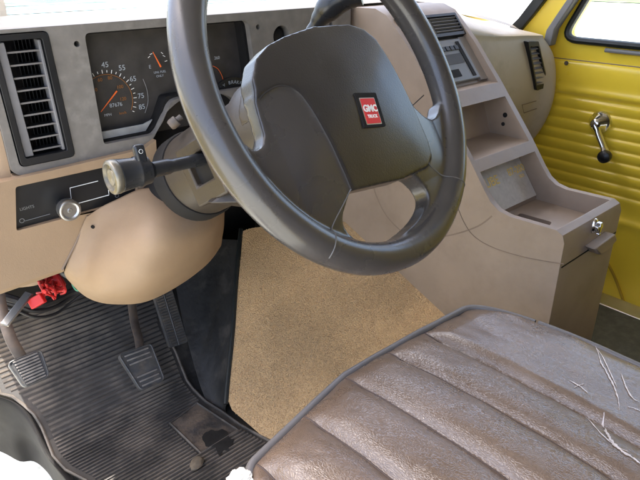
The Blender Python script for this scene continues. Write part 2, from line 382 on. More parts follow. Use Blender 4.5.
# ribbed inner panel as one pressed sheet
bm = bmesh.new(); z = -.252; pz = []
def P_(z, d): pz.append((z, d))
P_(-.249, .012); P_(-.252, .012); P_(-.253, .001); P_(-.268, -.002); P_(-.30, -.002); P_(-.318, .000); P_(-.325, -.006); P_(-.336, -.006); P_(-.343, .004)
z = -.348
for k in range(9):
    P_(z, .0035); P_(z-.0025, .0035); P_(z-.0055, -.0005); P_(z-.010, -.0020); P_(z-.018, -.0014); P_(z-.026, .0006); z -= .0305
P_(z-.01, .003); P_(z-.03, .003); P_(z-.036, -.006); P_(z-.05, -.006); P_(z-.056, .002); P_(-.80, .002); P_(-.97, .002)
pz2 = []
ys = [.90, .89]+[.87-.02*i for i in range(41)]
V = [[bm.verts.new((DX+d*(0 if (j == 0) else 1)+ .0012*noise.noise((y*6, z_*9, 1)), y, z_)) for z_, d in pz] for j, y in enumerate(ys)]
for i in range(len(V)-1):
    for j in range(len(pz)-1): bm.faces.new((V[i][j], V[i+1][j], V[i+1][j+1], V[i][j+1]))
link('ribbed_panel', bm, M['yellow'], door, sub=1)
bm = bmesh.new(); tube(bm, [(DX+.0105, .86, -.2520), (DX+.0105, .05, -.2520)], .0022, 6); link('panel_gap', bm, M['taupe_seam'], door)
# seal round the window
bm = bmesh.new(); sl_ = [Vector((DX+.006, p.x, p.y)) for p in w2]; tube(bm, sl_, .012, 8, closed=True, flat=.8)
link('window_seal', bm, M['seal'], door)
bm = bmesh.new(); tube(bm, [(DX+.0, .70, -.2165), (DX, .08, -.2185)], .0055, 8); link('window_trim', bm, M['grey_trim'], door)
bm = bmesh.new(); plate(bm, [w2], (0, 0, 0), Y, Z, X, DX+.024, DX+.028); link('window_pane', bm, M['glass'], door, smooth=False)
p = at(567, 63, 'x', DX); bm = bmesh.new(); lathe(bm, (DX-.004, p.y, p.z), (-1, 0, 0), [(0, .006), (.002, .005), (.003, 0)], 16); link('screw', bm, M['dirty_metal'], door)
p = at(601, 122, 'x', DX); q = at(606, 156, 'x', DX-.05)
cr = bpy.data.objects.new('window_crank', None)
bm = bmesh.new(); lathe(bm, (DX-.001, p.y, p.z), (-1, 0, 0), [(0, .030), (.006, .0305), (.011, .027), (.016, .022), (.034, .015), (.040, .009), (.041, 0)], 36)
tube(bm, crom([(DX-.030, p.y, p.z), (DX-.036, p.y*.7+q.y*.3, p.z*.7+q.z*.3-.002), (DX-.042, p.y*.3+q.y*.7, p.z*.3+q.z*.7), (DX-.046, q.y, q.z)], 6), [.0125]*4+[.0100]*10+[.012]*5, 12, flat=.7)
crank = link('window_crank', bm, M['chrome'], door)
bm = bmesh.new(); lathe(bm, (DX-.044, q.y, q.z), (-1, 0, 0), [(0, .008), (.002, .0145), (.012, .0175), (.022, .0165), (.028, .009), (.029, 0)], 24); link('knob', bm, M['black'], crank)
# lower groove
bm = bmesh.new(); gp = [at(u, v, 'x', DX-.001) for u, v in ((607, 262), (615, 278), (623, 300), (627, 318), (629, 335))]; tube(bm, crom(gp, 5), .0045, 6); link('panel_groove', bm, mat('yellow_groove', (.45, .29, .02), .6), door)
# scuff-plate
sill = thing('door_sill_strip', 'bare aluminium strip along the bottom of the yellow door', 'sill strip', (1.53, .5, FZ))
bm = bmesh.new(); bx(bm, (1.515, -.4, FZ-.01), (1.535, .90, FZ+.008)); bx(bm, (1.535, -.4, FZ-.01), (1.60, .90, FZ-.002)); link('strip', bm, M['alu'], sill, bevel=.003)
bm = bmesh.new(); bx(bm, (1.09, -.6, FZ+.001), (1.515, .90, FZ+.006)); setp(link('passenger_floor_mat', bm, M['grey_floor'], smooth=False), 'flat dark grey rubber covering on the passenger side floor', 'floor mat')

# ------------------------------------------------------------------ driver's door, swung open (its inside faces the cab)
dd = thing('driver_door', 'yellow driver door standing open beside the dashboard', 'door', (.03, 1.02, -.9))
a0 = Vector((.045, 1.04, 0)); dv = Vector((-.86, -.30, 0)).normalized(); nv = Vector((-dv.y, dv.x, 0))
bm = bmesh.new(); plate(bm, [rounded([Vector(p) for p in ((0, -1.0), (1.0, -1.0), (1.0, -.2), (0, -.2))], .05)], a0, dv, Z, nv, -.05, 0); link('door_shell', bm, M['yellow'], dd, bevel=.01)
bm = bmesh.new(); tube(bm, [a0+Z*-.2, a0+dv*.25+Z*.35, a0+dv*.6+Z*.42, a0+dv*.98+Z*.42, a0+dv*.98+Z*-.2], .02, 8); link('window_frame', bm, M['yellow'], dd)

# ------------------------------------------------------------------ dashboard
DY = .88
dash = thing('dashboard', 'tan dashboard with a grey instrument bezel behind the steering wheel', 'dashboard', (.9, 1.05, -.3))
# top pad
bm = bmesh.new()
rows = []
for y, z in ((.885, -.078), (.90, -.0755), (.95, -.073), (1.1, -.078), (1.30, -.092), (1.36, -.10)):
    rows.append([Vector((x, y, z)) for x in (.205, .3, .6, .9, 1.12)])
grid_surf(bm, rows, 4, 4)
link('top_pad', bm, M['dashtop'], dash)
# grey bezel
def px2(pts, y=DY): return [Vector((p.x, p.z)) for p in (at(u, v, 'y', y) for u, v in pts)]
outl = rounded([Vector(p) for p in ((.197, -.078), (.862, -.078), (.862, -.19), (.70, -.27), (.60, -.27), (.585, -.225), (.555, -.205), (.475, -.203), (.443, -.222), (.415, -.262), (.395, -.2745), (.197, -.2745))], [.004, .004, .01, .01, .01, .02, .02, .03, .01, .01, .006, .018], 5)
vent_l = rounded([Vector(p) for p in ((.205, -.083), (.2835, -.083), (.2885, -.2625), (.209, -.2625))], .008, 4)
clus = rounded([Vector(p) for p in ((.333, -.0905), (.617, -.0905), (.628, -.20), (.60, -.202), (.455, -.202), (.437, -.236), (.418, -.2535), (.334, -.2535))], [.008, .012, .004, .004, .02, .01, .006, .006], 5)
def circ(cx, cz, r, n=24): return [Vector((cx+r*math.cos(2*math.pi*k/n), cz+r*math.sin(2*math.pi*k/n))) for k in range(n)]
s1 = px2([(77, 44)])[0]; s2 = px2([(258, 27)])[0]; s3 = px2([(331, 24)])[0]; hc = px2([(281, 34)])[0]
bm = bmesh.new(); plate(bm, [outl, vent_l, clus, circ(s1.x, s1.y, .0042, 16), circ(s2.x, s2.y, .0042, 16), circ(s3.x, s3.y, .0045, 16), circ(hc.x+.001, hc.y-.004, .0185)], (0, 0, 0), X, Z, Y, DY, DY+.028)
link('instrument_bezel', bm, M['bezel'], dash, bevel=.0022, seg=2)
for s in (s1, s2, s3):
    bm = bmesh.new(); lathe(bm, (s.x, DY+.020, s.y), (0, -1, 0), [(0, .0046), (.002, .0046)], 16); link('screw_hole', bm, M['matt_black'], dash)
bm = bmesh.new(); lathe(bm, (hc.x+.001, DY+.022, hc.y-.004), (0, -1, 0), [(0, .019), (.001, .019)], 24); link('dimmer_recess', bm, M['matt_black'], dash)
bm = bmesh.new(); lathe(bm, (hc.x+.001, DY+.021, hc.y-.004), (0, -1, 0), [(0, .0165), (.008, .0155), (.010, .012), (.012, .011), (.013, 0)], 28); link('dimmer_knob', bm, M['matt_black'], dash)
# black column surround under the bezel arch
bm = bmesh.new(); plate(bm, [[Vector(p) for p in ((.38, -.20), (.66, -.20), (.70, -.44), (.36, -.44))]], (0, 0, 0), X, Z, Y, DY+.045, DY+.05); link('column_surround', bm, M['matt_black'], dash, smooth=False)
# cluster
cl = bmesh.new(); CB = DY+.036
plate(cl, [[Vector(p) for p in ((.326, -.084), (.635, -.084), (.635, -.26), (.326, -.26))]], (0, 0, 0), X, Z, Y, CB, CB+.01)
cluster = link('instrument_cluster', cl, M['face'], dash, smooth=False)
bm = bmesh.new(); plate(bm, [rounded([Vector(p) for p in ((.331, -.0885), (.619, -.0885), (.63, -.20), (.60, -.204), (.457, -.204), (.439, -.238), (.42, -.2555), (.332, -.2555))], .006)]+[rounded([Vector(p) for p in ((.336, -.0935), (.612, -.0935), (.622, -.196), (.60, -.199), (.453, -.199), (.435, -.233), (.416, -.2505), (.337, -.2505))], .006)], (0, 0, 0), X, Z, Y, DY+.012, CB)
link('hood_wall', bm, M['matt_black'], cluster)
bm = bmesh.new(); plate(bm, [[Vector(p) for p in ((.338, -.2385), (.411, -.2385), (.428, -.233), (.413, -.2502), (.338, -.2502))]], (0, 0, 0), X, Z, Y, DY+.018, DY+.022); link('ledge', bm, M['ledge'], cluster, bevel=.001)
def cpx(u, v, y=CB-.0012): return at(u, v, 'y', y)
def gtext(s, u, v, size, m, name='gauge_number'):
    return text(s, size, cpx(u, v), X, Z, -Y, m, cluster, name, .0001)
SPC = cpx(108, 101); SR = (cpx(106, 72)-SPC).length
for s_, u, v in (('45', 105, 65), ('55', 122, 68), ('65', 133, 79), ('75', 141, 96), ('85', 142, 107)): gtext(s_, u, v, .0115, M['blue_num'])
for s_, u, v in (('60', 100, 80), ('80', 110, 78), ('100', 120, 87), ('120', 123, 99), ('40', 95, 90)): gtext(s_, u, v, .0075, M['amber_print'])
gtext('87676', 116, 105, .0085, M['blue_num'], 'odometer'); gtext('MPH', 108, 115, .006, M['blue_num'], 'lettering'); gtext('km/h', 123, 113, .006, M['amber_print'], 'lettering')
ticks = bmesh.new()
for k in range(26):
    a = math.radians(205-k*9.4); dr = .0055 if k % 2 == 0 else .0035
    d = Vector((math.cos(a), 0, math.sin(a))); t_ = Vector((-d.z, 0, d.x)); c = SPC+d*(SR+.001)+Y*-.0002
    obx(ticks, c, d, t_, Y, dr/2, .0005, .0002)
link('speed_ticks', ticks, M['white_num'], cluster, smooth=False)
bm = bmesh.new(); tube(bm, [SPC+Vector((math.cos(a), -.3, math.sin(a)))*1.0*(SR-.004)*1 if False else SPC+Vector((math.cos(a)*(SR-.0035), -.0004, math.sin(a)*(SR-.0035))) for a in [math.radians(205-k*6) for k in range(40)]], .0005, 5); link('dial_ring', bm, M['amber_print'], cluster)
def needle(u0, v0, u1, v1, wd, name='needle'):
    bm = bmesh.new(); a = cpx(u0, v0, CB-.006); b = cpx(u1, v1, CB-.006); d = (b-a).normalized(); n_ = Vector((-d.z, 0, d.x))
    v = [bm.verts.new(p) for p in (a+n_*wd, a-n_*wd, b-n_*wd*.35, b+n_*wd*.35)]; v2 = [bm.verts.new(q.co+Y*.001) for q in v]
    bm.faces.new(v); bm.faces.new(v2[::-1])
    for i in range(4): bm.faces.new((v[i], v[(i+1) % 4], v2[(i+1) % 4], v2[i]))
    return link(name, bm, M['orange'], cluster, smooth=False)
needle(117, 91, 101, 112, .0011); needle(161, 67, 153, 52, .0012)
bm = bmesh.new()
for (u, v, a) in ((149, 57, 30), (151, 54, 15), (164, 56, -30), (162, 53, -40), (166, 61, 10)):
    d = Vector((math.cos(math.radians(a)), 0, math.sin(math.radians(a)))); obx(bm, cpx(u, v), d, Vector((-d.z, 0, d.x)), Y, .0022, .0005, .0002)
link('fuel_ticks', bm, M['white_num'], cluster, smooth=False)
gtext('E', 150, 67, .008, M['blue_num'], 'lettering'); gtext('UNL FUEL', 160, 72, .005, M['blue_num'], 'lettering'); gtext('ONLY', 160, 76, .005, M['blue_num'], 'lettering')
gtext('260', 217, 58, .0075, M['blue_num'])
bm = bmesh.new(); tube(bm, crom([cpx(213, 66), cpx(218, 69), cpx(222, 76), cpx(224, 84)], 5), .0006, 5); link('gauge_arc', bm, M['orange'], cluster)
bm = bmesh.new(); tube(bm, crom([cpx(143, 79), cpx(147, 90), cpx(148, 102), cpx(145, 113)], 6), .0005, 5); link('dial_rim', bm, mat('dial_rim', (.25, .25, .25), .3), cluster)
# gear reminder disc
g0 = cpx(232, 104, CB-.012); gr = (cpx(236, 77, CB-.012)-g0).length
bm = bmesh.new(); lathe(bm, g0, (0, -1, 0), [(0, gr), (.004, gr), (.0045, gr-.001)], 48); disc = link('gear_indicator', bm, M['black'], cluster)
for i, (ch, a) in enumerate(zip('APPLY BRAKE', [150-8.6*k for k in range(11)])):
    if ch != ' ':
        a = math.radians(a); p = g0+Vector((math.cos(a), 0, math.sin(a)))*(gr-.0085)+Y*-.006; text(ch, .0085, p, (math.sin(a), 0, -math.cos(a)), (math.cos(a), 0, math.sin(a)), -Y, M['blue_num'], disc, 'lettering', .0001)
text('TO SHIFT FROM PARK', .0058, g0+Vector((0, -.006, gr-.024)), X, Z, -Y, M['white_num'], disc, 'lettering', .0001, bold=.0001)
# left vent
vt = bmesh.new(); VB = DY+.05
fr_o = rounded([Vector(p) for p in ((.2065, -.0845), (.282, -.0845), (.287, -.261), (.2105, -.261))], .007); fr_i = rounded([Vector(p) for p in ((.214, -.092), (.2735, -.092), (.2775, -.251), (.218, -.251))], .004)
plate(vt, [fr_o, fr_i], (0, 0, 0), X, Z, Y, DY-.003, DY+.03)
vent = link('air_vent', vt, M['black'], dash, bevel=.002)
bm = bmesh.new(); bx(bm, (.205, VB, -.262), (.29, VB+.003, -.084)); link('vent_back', bm, M['matt_black'], vent, smooth=False)
bm = bmesh.new(); ed_ = bmesh.new()
for k in range(9):
    z = -.108-k*.0170
    obx(bm, (.2485+k*.0003, DY+.016, z), X, (Y-Z*.02).normalized(), (Z+Y*.02).normalized(), .0245, .010, .0007)
    obx(ed_, (.2485+k*.0003, DY+.0058, z), X, Y, Z, .0245, .0006, .0012)
vs_ = link('vent_slats', bm, M['black'], vent, bevel=.0003); link('slat_edges', ed_, M['slat'], vs_, smooth=False)
bm = bmesh.new(); plate(bm, [[Vector(p) for p in ((.2155, -.094), (.226, -.094), (.2315, -.250), (.2195, -.250))]], (0, 0, 0), X, Z, Y, DY+.002, DY+.02); plate(bm, [[Vector(p) for p in ((.2685, -.094), (.2725, -.094), (.2765, -.250), (.2725, -.250))]], (0, 0, 0), X, Z, Y, DY+.002, DY+.02)
link('vent_blade', bm, M['blade'], vent, bevel=.001)
bm = bmesh.new()
for k in range(6): bx(bm, (.245+k*.005, DY+.028, -.25), (.246+k*.005, DY+.045, -.094))
link('vent_vanes', bm, M['black'], vent, smooth=False)
# left end cap of the dashboard, catches the sun
bm = bmesh.new()
grid_surf(bm, [[Vector((.196, .883, z)), Vector((.183, .887, z)), Vector((.160, .905, z)), Vector((.145, .95, z)), Vector((.14, 1.1, z))] for z in (-.072, -.10, -.18, -.26, -.285, -.45)], 4, 3)
link('end_cap', bm, M['tan'], dash)
# lower tan panel: bezel strip, light switch bay, knee part curving under
bm = bmesh.new(); LP = .868
lo_out = [Vector((p.x, p.z)) for p in (at(u, v, 'y', LP) for u, v in ((-14, 186), (144, 149), (156, 140), (158, 170), (152, 198), (100, 209), (87, 216), (64, 268), (0, 291), (-16, 296)))]
bay = rounded([Vector((p.x, p.z)) for p in (at(u, v, 'y', LP) for u, v in ((15.5, 187), (137, 160), (137.5, 199), (16.5, 231)))], .004)
plate(bm, [lo_out, bay], (0, 0, 0), X, Z, Y, LP, LP+.03); link('lower_panel', bm, M['tan'], dash, bevel=.0025)
bm = bmesh.new(); a, b = at(-16, 296, 'y', LP), at(64, 268, 'y', LP)
grid_surf(bm, [[a+Vector((0, 0, 0)), b], [a+Vector((0, .012, -.012)), b+Vector((0, .012, -.012))], [a+Vector((0, .06, -.018)), b+Vector((0, .06, -.018))]], 3, 4); link('panel_underside', bm, M['tan'], dash)
bm = bmesh.new(); plate(bm, [[v*1.0 for v in rounded([Vector((p.x, p.z)) for p in (at(u, v, 'y', LP) for u, v in ((14, 185), (139, 158), (139, 201), (15, 233)))], .004)]], (0, 0, 0), X, Z, Y, LP+.008, LP+.02)
swp = link('light_switch_panel', bm, M['black'], dash, smooth=False)
k0 = at(64, 206, 'y', LP)
bm = bmesh.new(); lathe(bm, (k0.x, LP+.008, k0.z), (0, -1, 0), [(0, .0095), (.016, .0095), (.017, .007), (.018, .007), (.018, .0125)], 32, caps=False); link('switch_shaft', bm, M['black'], swp)
bm = bmesh.new(); lathe(bm, (k0.x, LP-.010, k0.z), (0, -1, 0), [(0, .0145), (.001, .0155), (.013, .0165), (.016, .0155), (.017, .013), (.0165, .0115), (.0145, .010), (.0145, .004), (.016, .003), (.016, 0)], 40); link('light_knob', bm, M['brushed'], swp)
def ptxt(s_, u, v, size, m, **k): return text(s_, size, at(u, v, 'y', LP+.0078), X, Z, -Y, m, swp, 'lettering', .0001, **k)
dim = mat('dim_print', (.2, .2, .2), .5, bump=0)
ptxt('LIGHTS', 27, 208, .0062, dim); ptxt('O', 22, 221, .010, dim); ptxt('O', 117, 196, .009, dim); ptxt('=', 130, 195, .009, dim)
br = [at(u, v, 'y', LP+.0075) for u, v in ((98, 181), (70, 188), (72, 205), (109, 195), (108.5, 190))]
bm = bmesh.new(); tube(bm, br, .0007, 4, flat=1); link('switch_outline', bm, M['white_num'], swp, smooth=False)
bm = bmesh.new(); p = [at(u, v, 'y', LP+.007) for u, v in ((25, 221), (50, 214))]; tube(bm, p, .0005, 4); link('switch_groove', bm, dim, swp)
# knee bulge (column cover)
kb = bmesh.new()
def K(u, v, y): return at(u, v, 'y', y)
R_ = [
 [K(86, 217, .868), K(100, 208, .866), K(118, 200, .858), K(143, 190, .845), K(170, 190, .83), K(205, 190, .83), K(232, 185, .86)],
 [K(82, 226, .868), K(100, 222, .858), K(122, 215, .835), K(150, 208, .80), K(180, 212, .785), K(208, 210, .80), K(225, 200, .86)],
 [K(74, 247, .870), K(94, 245, .852), K(120, 240, .81), K(152, 236, .765), K(184, 236, .76), K(211, 228, .79), K(223, 212, .86)],
 [K(66, 267, .872), K(85, 270, .855), K(112, 268, .81), K(150, 265, .77), K(184, 258, .775), K(210, 244, .81), K(222.5, 225, .87)],
 [K(66, 273, .89), K(84, 287, .87), K(108, 292, .83), K(146, 289, .80), K(180, 275, .81), K(206, 257, .84), K(221, 236, .88)],
 [K(70, 279, .93), K(88, 296, .92), K(112, 302.5, .90), K(146, 300, .88), K(180, 283, .88), K(206, 263, .90), K(219, 246, .93)],
 [K(74, 275, 1.0), K(90, 290, 1.0), K(112, 298, .98), K(146, 295, .96), K(178, 278, .96), K(200, 256, .98), K(212, 240, 1.0)],
]
grid_surf(kb, R_, 6, 6); kob = link('knee_cover', kb, M['tan'], dash)
so_ = kob.modifiers.new('s', 'SOLIDIFY'); so_.thickness = .003; so_.offset = 1
p = K(93, 227, .858); bm = bmesh.new(); lathe(bm, p+Vector((0, .002, 0)), (0, -1, 0), [(0, .0028), (.003, .0026), (.0035, 0)], 12); link('screw', bm, M['matt_black'], dash)
bm = bmesh.new(); tube(bm, [K(87.5, 216, .8665), K(76, 243, .8665), K(62, 270, .867)], .0016, 6); link('panel_gap', bm, M['taupe_seam'], dash)
# underside of dash, dark
bm = bmesh.new(); bx(bm, (.15, .97, -.46), (.86, 1.3, -.43)); bx(bm, (.15, 1.25, -.80), (.86, 1.3, -.43)); link('under_tray', bm, M['matt_black'], dash, smooth=False)
# passenger side pod
bm = bmesh.new()
Rp = []
for z, f, ry, rx in ((-.105, .10, .95, 1.585), (-.150, .005, .875, 1.585), (-.175, -.004, .850, 1.588), (-.24, -.008, .815, 1.592), (-.31, -.008, .798, 1.592), (-.38, .0, .800, 1.590), (-.45, .02, .822, 1.586), (-.52, .08, .87, 1.58)):
    zs = [z-(1 if z > -.12 else .45 if z > -.16 else .25 if z > -.2 else 0)*drop(x) for x in (1.09, 1.2, 1.32, 1.43, 1.52, 1.57, 1.59, 1.6)]
    Rp.append([Vector((1.09, .845+f, z+.03 if z > -.16 else z)), Vector((1.2, .838+f, z+.012 if z > -.16 else z)), Vector((1.32, .832+f, zs[2])), Vector((1.43, .828+f, zs[3])), Vector((1.515, (.826+f)*.9+ry*.1, zs[4])), Vector((rx-.025, ry-.002, zs[5])), Vector((rx, ry+.02, zs[6])), Vector((rx+.012, ry+.08, zs[7]))])
grid_surf(bm, Rp, 4, 5); link('passenger_pod', bm, mat('beige_pod_plastic', (.46, .395, .30), .45, var=.06, bump=.3, bscale=700, dirt=(.36, .30, .22), dscale=9), dash)
bm = bmesh.new()
grid_surf(bm, [[Vector((x, y, z-drop(x))) for x in (1.09, 1.2, 1.35, 1.5, 1.61)] for y, z in ((.93, -.102), (.98, -.085), (1.1, -.082), (1.36, -.10))], 4, 4); link('top_pad', bm, M['dashtop'], dash)
vp = [at(u, v, 'y', .822) for u, v in ((524, 41), (534.5, 41), (545, 86), (533, 90))]
bm = bmesh.new(); vo = [Vector((p.x, p.z)) for p in vp]; c = sum(vo, Vector((0, 0)))/4; vi = [c+(p-c)*.80 for p in vo]
plate(bm, [rounded(vo, .004), rounded(vi, .002)], (0, 0, 0), X, Z, Y, .810, .835); v2_ = link('side_vent', bm, M['black'], dash, bevel=.0015)
bm = bmesh.new(); plate(bm, [rounded(vi, .002)], (0, 0, 0), X, Z, Y, .821, .823); link('vent_back', bm, M['matt_black'], v2_)
bm = bmesh.new()
for k in range(8):
    t = (k+.5)/8; a = vi[0].lerp(vi[3], t); b = vi[1].lerp(vi[2], t); obx(bm, ((a.x+b.x)/2, .8155, (a.y+b.y)/2), X, (Y+Z*.6).normalized(), (Z-Y*.6).normalized(), abs(b.x-a.x)/2, .004, .001)
link('vent_slats', bm, M['slat'], v2_)
bm = bmesh.new(); q = [at(u, v, 'y', .818) for u, v in ((522, 105), (543, 99), (541, 107), (524, 113))]; tube(bm, q, .0012, 5, closed=True); link('coin_slot', bm, M['taupe_seam'], dash)

# ------------------------------------------------------------------ steering column and its levers
C0 = Vector((.458, .475, -.1259)); WA = Vector((.9888, .1493, 0)); WB = Vector((-.076, .503, .8609)); WN = Vector((.1286, -.8513, .5087))
def W(a, b, h): return C0+WA*a+WB*b+WN*h
col = thing('steering_column', 'grey brown steering column housing running from the wheel into the dashboard', 'steering column', W(0, 0, -.25))
bm = bmesh.new(); lathe(bm, C0, -WN, [(.045, .05), (.06, .062), (.12, .066), (.135, .066), (.16, .058), (.30, .058)], 48, ref=WB)
link('shroud', bm, M['shroud'], col)
bm = bmesh.new(); lathe(bm, C0, -WN, [(.306, .055), (.308, .065), (.312, .067), (.335, .0675), (.34, .06), (.345, .03), (.48, .03)], 48, ref=WB); link('collar', bm, M['matt_black'], col)
bm = bmesh.new(); lathe(bm, C0, -WN, [(.20, .055), (.206, .061), (.25, .063), (.309, .063), (.311, .055)], 48, ref=WB); link('shroud_ring', bm, M['shroud'], col, bevel=.001)
bm = bmesh.new(); obx(bm, W(-.048, -.012, -.205), WA, WB, WN, .030, .040, .035)
me = boolean(bm, [(lambda b_: (obx(b_, W(-.084, -.008, -.205), WA, WB, WN, .018, .019, .020), b_)[1])(bmesh.new())])
link('switch_housing', me, M['shroud'], col, bevel=.003)
bm = bmesh.new(); obx(bm, W(-.067, -.008, -.205), WA, WB, WN, .0015, .020, .020); link('slot_backing', bm, M['matt_black'], col, smooth=False)
bm = bmesh.new(); v = [bm.verts.new(p) for p in (W(-.085, -.055, -.20), W(-.03, -.085, -.15), W(-.02, -.03, -.15), W(-.085, -.050, -.21), W(-.03, -.08, -.20), W(-.02, -.03, -.21))]
for f in ((0, 1, 2), (5, 4, 3), (0, 3, 4, 1), (1, 4, 5, 2), (2, 5, 3, 0)): bm.faces.new([v[i] for i in f])
link('wedge', bm, M['shroud'], col, bevel=.002)
# turn stalk
sb = atd(203, 159, .745); s1_ = atd(152, 170, .69); s2_ = atd(146, 170, .684); se = atd(106.5, 178.5, .655); ax = (se-s2_).normalized()
bm = bmesh.new(); tube(bm, crom([sb, sb.lerp(s1_, .35), sb.lerp(s1_, .7), s1_], 5), [.0085]*4+[.0080]*6+[.0095]*6, 18); st = link('turn_signal_stalk', bm, M['stalk'], col)
Lh = (se-s2_).length
bm = bmesh.new(); lathe(bm, s2_-ax*.004, ax, [(0, .009), (.002, .0165), (.012, .0175), (.014, .0182), (.016, .0182), (.018, .0170), (Lh*.8, .0192), (Lh*.8+.001, .018)], 40); link('stalk_barrel', bm, M['stalk'], st)
bm = bmesh.new(); lathe(bm, s2_+ax*(Lh*.8-.004), ax, [(0, .018), (.002, .0198), (.0085, .0198), (.010, .0185), (.0105, .0155), (.0070, .0145), (.0065, .010), (.0085, .009), (.0085, .003), (.0075, 0)], 40); link('stalk_cap', bm, mat('worn_stalk_cap', (.2, .185, .15), .35, metal=.6, var=.3, vscale=80), st)
bm = bmesh.new(); p0 = atd(143, 166, .672); sup = (WB*.9+WN*.3).normalized(); obx(bm, p0+sup*.012, ax, sup, ax.cross(sup), .0065, .013, .0045)
link('wiper_paddle', bm, M['stalk'], st, bevel=.003, seg=3)
bm = bmesh.new(); o_ = p0+sup*.017-FW*.0055
lathe(bm, p0+sup*.017, (ax.cross(sup) if ax.cross(sup).dot(FW) < 0 else -ax.cross(sup)), [(.0046, .0022), (.0048, .0026), (.0050, .0022)], 12, caps=False); link('paddle_mark', bm, M['white_num'], st)
# gear lever
bm = bmesh.new(); g = [atd(303, 42, .82), atd(311, 31, .81), atd(321, 17, .80), atd(333, 4, .79), atd(345, -4, .785), atd(360, -9, .78)]
tube(bm, crom(g, 5), [.0065]*5+[.008]*3+[.010, .012, .013, .015, .017, .018, .0185]+[.0185]*11, 18); link('gear_lever', bm, M['stalk'], col)
bm = bmesh.new(); lathe(bm, atd(170, 126, .80), atd(176, 121, .80)-atd(170, 126, .80), [(0, .006), (.003, .0075), (.012, .0075), (.013, .004), (.02, .004), (.021, 0)], 20); link('lock_bolt', bm, M['dirty_metal'], col)

# ------------------------------------------------------------------ steering wheel
wheel = thing('steering_wheel', 'grey vinyl steering wheel with a red badge on its dark centre pad', 'steering wheel', C0)
bm = bmesh.new()
tube(bm, [W(.195*math.cos(t), .195*math.sin(t), 0) for t in [2*math.pi*k/160 for k in range(160)]], .0178, 20, closed=True)
arc = [(.188*math.cos(math.radians(a)), .188*math.sin(math.radians(a))) for a in range(184, 338, 6)]
outer = [Vector(p) for p in [(-.186, -.006)]+arc+[(.184, -.050), (.170, -.052), (.158, -.062), (.147, -.067), (.134, -.068), (.116, -.061), (.100, -.048), (.090, -.026), (.078, .03), (-.09, .035), (-.125, .0), (-.137, -.022), (-.150, -.036), (-.162, -.038), (-.172, -.026)]]
hole = [Vector(p) for p in [(-.070, -.102), (-.02, -.108), (.036, -.116), (.056, -.130), (.064, -.148), (.054, -.162), (.02, -.173), (-.03, -.176), (-.066, -.168), (-.084, -.155), (-.092, -.138), (-.085, -.118)]]
plate(bm, [outer, [v for v in crom([Vector((p.x, p.y, 0)) for p in hole], 3, True)]], C0, WA, WB, WN, -.020, .003)
cov = [Vector(p) for p in [(-.070, -.108), (-.075, -.075), (-.079, -.045), (-.084, -.012), (-.094, .011), (-.112, .017), (-.138, .012), (-.145, -.026), (-.158, -.045), (-.165, -.07), (-.158, -.100), (-.135, -.135), (-.105, -.142), (-.088, -.125)]]
plate(bm, [cov], C0, WA, WB, WN, -.014, .004)
def local(p): p = Vector(p)-C0; return p.dot(WA), p.dot(WB), p.dot(WN)
def domed(me, f):
    for v in me.vertices:
        a, b, h = local(v.co); v.co = v.co+WN*f(a, b, h)
    return me
def sstep(x): x = max(0, min(1, x)); return x*x*(3-2*x)
pl_ = [Vector(p) for p in [(-.138, .006), (-.133, .026), (-.118, .045), (-.096, .056), (-.070, .062), (-.019, .069), (.040, .066), (.062, .058), (.076, .043), (.083, .010), (.089, -.04), (.096, -.09), (.094, -.109), (.079, -.119), (.02, -.120), (-.069, -.108), (-.0735, -.075), (-.077, -.045), (-.083, -.010), (-.092, .008), (-.108, .0140), (-.126, .011)]]
plate(bm, [pl_], C0, WA, WB, WN, -.016, .0065)
def dome(a, b, h):
    k = sstep((h+.016)/.016)
    d = .014*max(0, 1-((a-.0)/.135)**2)*max(0, 1-((b+.03)/.105)**2)+.003*math.exp(-(((a+.115)/.035)**2+((b+.06)/.05)**2))
    return k*(d+.0006*noise.noise((a*22, b*22, 1)))
whole = domed(blob(bm, .00145, 20, .55), dome)
VC = [v.co.copy() for v in whole.vertices]; LC = [local(c) for c in VC]
def inpoly(x, y, poly):
    c = False; n = len(poly); j = n-1
    for i in range(n):
        ax_, ay_, bx_, by_ = poly[i].x, poly[i].y, poly[j].x, poly[j].y
        if (ay_ > y) != (by_ > y) and x < (bx_-ax_)*(y-ay_)/(by_-ay_)+ax_: c = not c
        j = i
    return c
wide = [Vector((p.x+(.004 if p.x > .07 else -.006 if (p.x < -.1 and p.y > .02) else 0), p.y+(.006 if p.y > .03 else 0))) for p in pl_]
def submesh(name, keep):
    idx = {}; vs = []; fs = []
    for p in keep:
        f = []
        for v in whole.polygons[p].vertices:
            if v not in idx: idx[v] = len(vs); vs.append(VC[v])
            f.append(idx[v])
        fs.append(f)
    me = bpy.data.meshes.new(name); me.from_pydata([tuple(v) for v in vs], [], fs); return me
pin, pout = [], []
for p in whole.polygons:
    l = [LC[v] for v in p.vertices]; x = sum(q[0] for q in l)/len(l); y = sum(q[1] for q in l)/len(l); h = sum(q[2] for q in l)/len(l)
    (pin if (-.145 < x < .11 and -.13 < y < .08 and inpoly(x, y, wide) and h > -.045) else pout).append(p.index)
me_p = submesh('horn_pad', pin); me_r = submesh('rim', pout)
rim = link('rim', me_r, M['wheel'], wheel); pad = link('horn_pad', me_p, M['pad'], wheel)
bm = bmesh.new(); pk = [Vector((p.x*.80+.006, -.03+(p.y+.03)*.84)) for p in pl_]; plate(bm, [pk], C0, WA, WB, WN, -.070, -.008)
link('hub_back', blob(bm, .003, 8, .5), M['shroud'], wheel)
from mathutils.bvhtree import BVHTree
def tree_of(me): return BVHTree.FromPolygons([v.co.copy() for v in me.vertices], [tuple(p.vertices) for p in me.polygons])
TR_, TP_ = tree_of(me_r), tree_of(me_p)
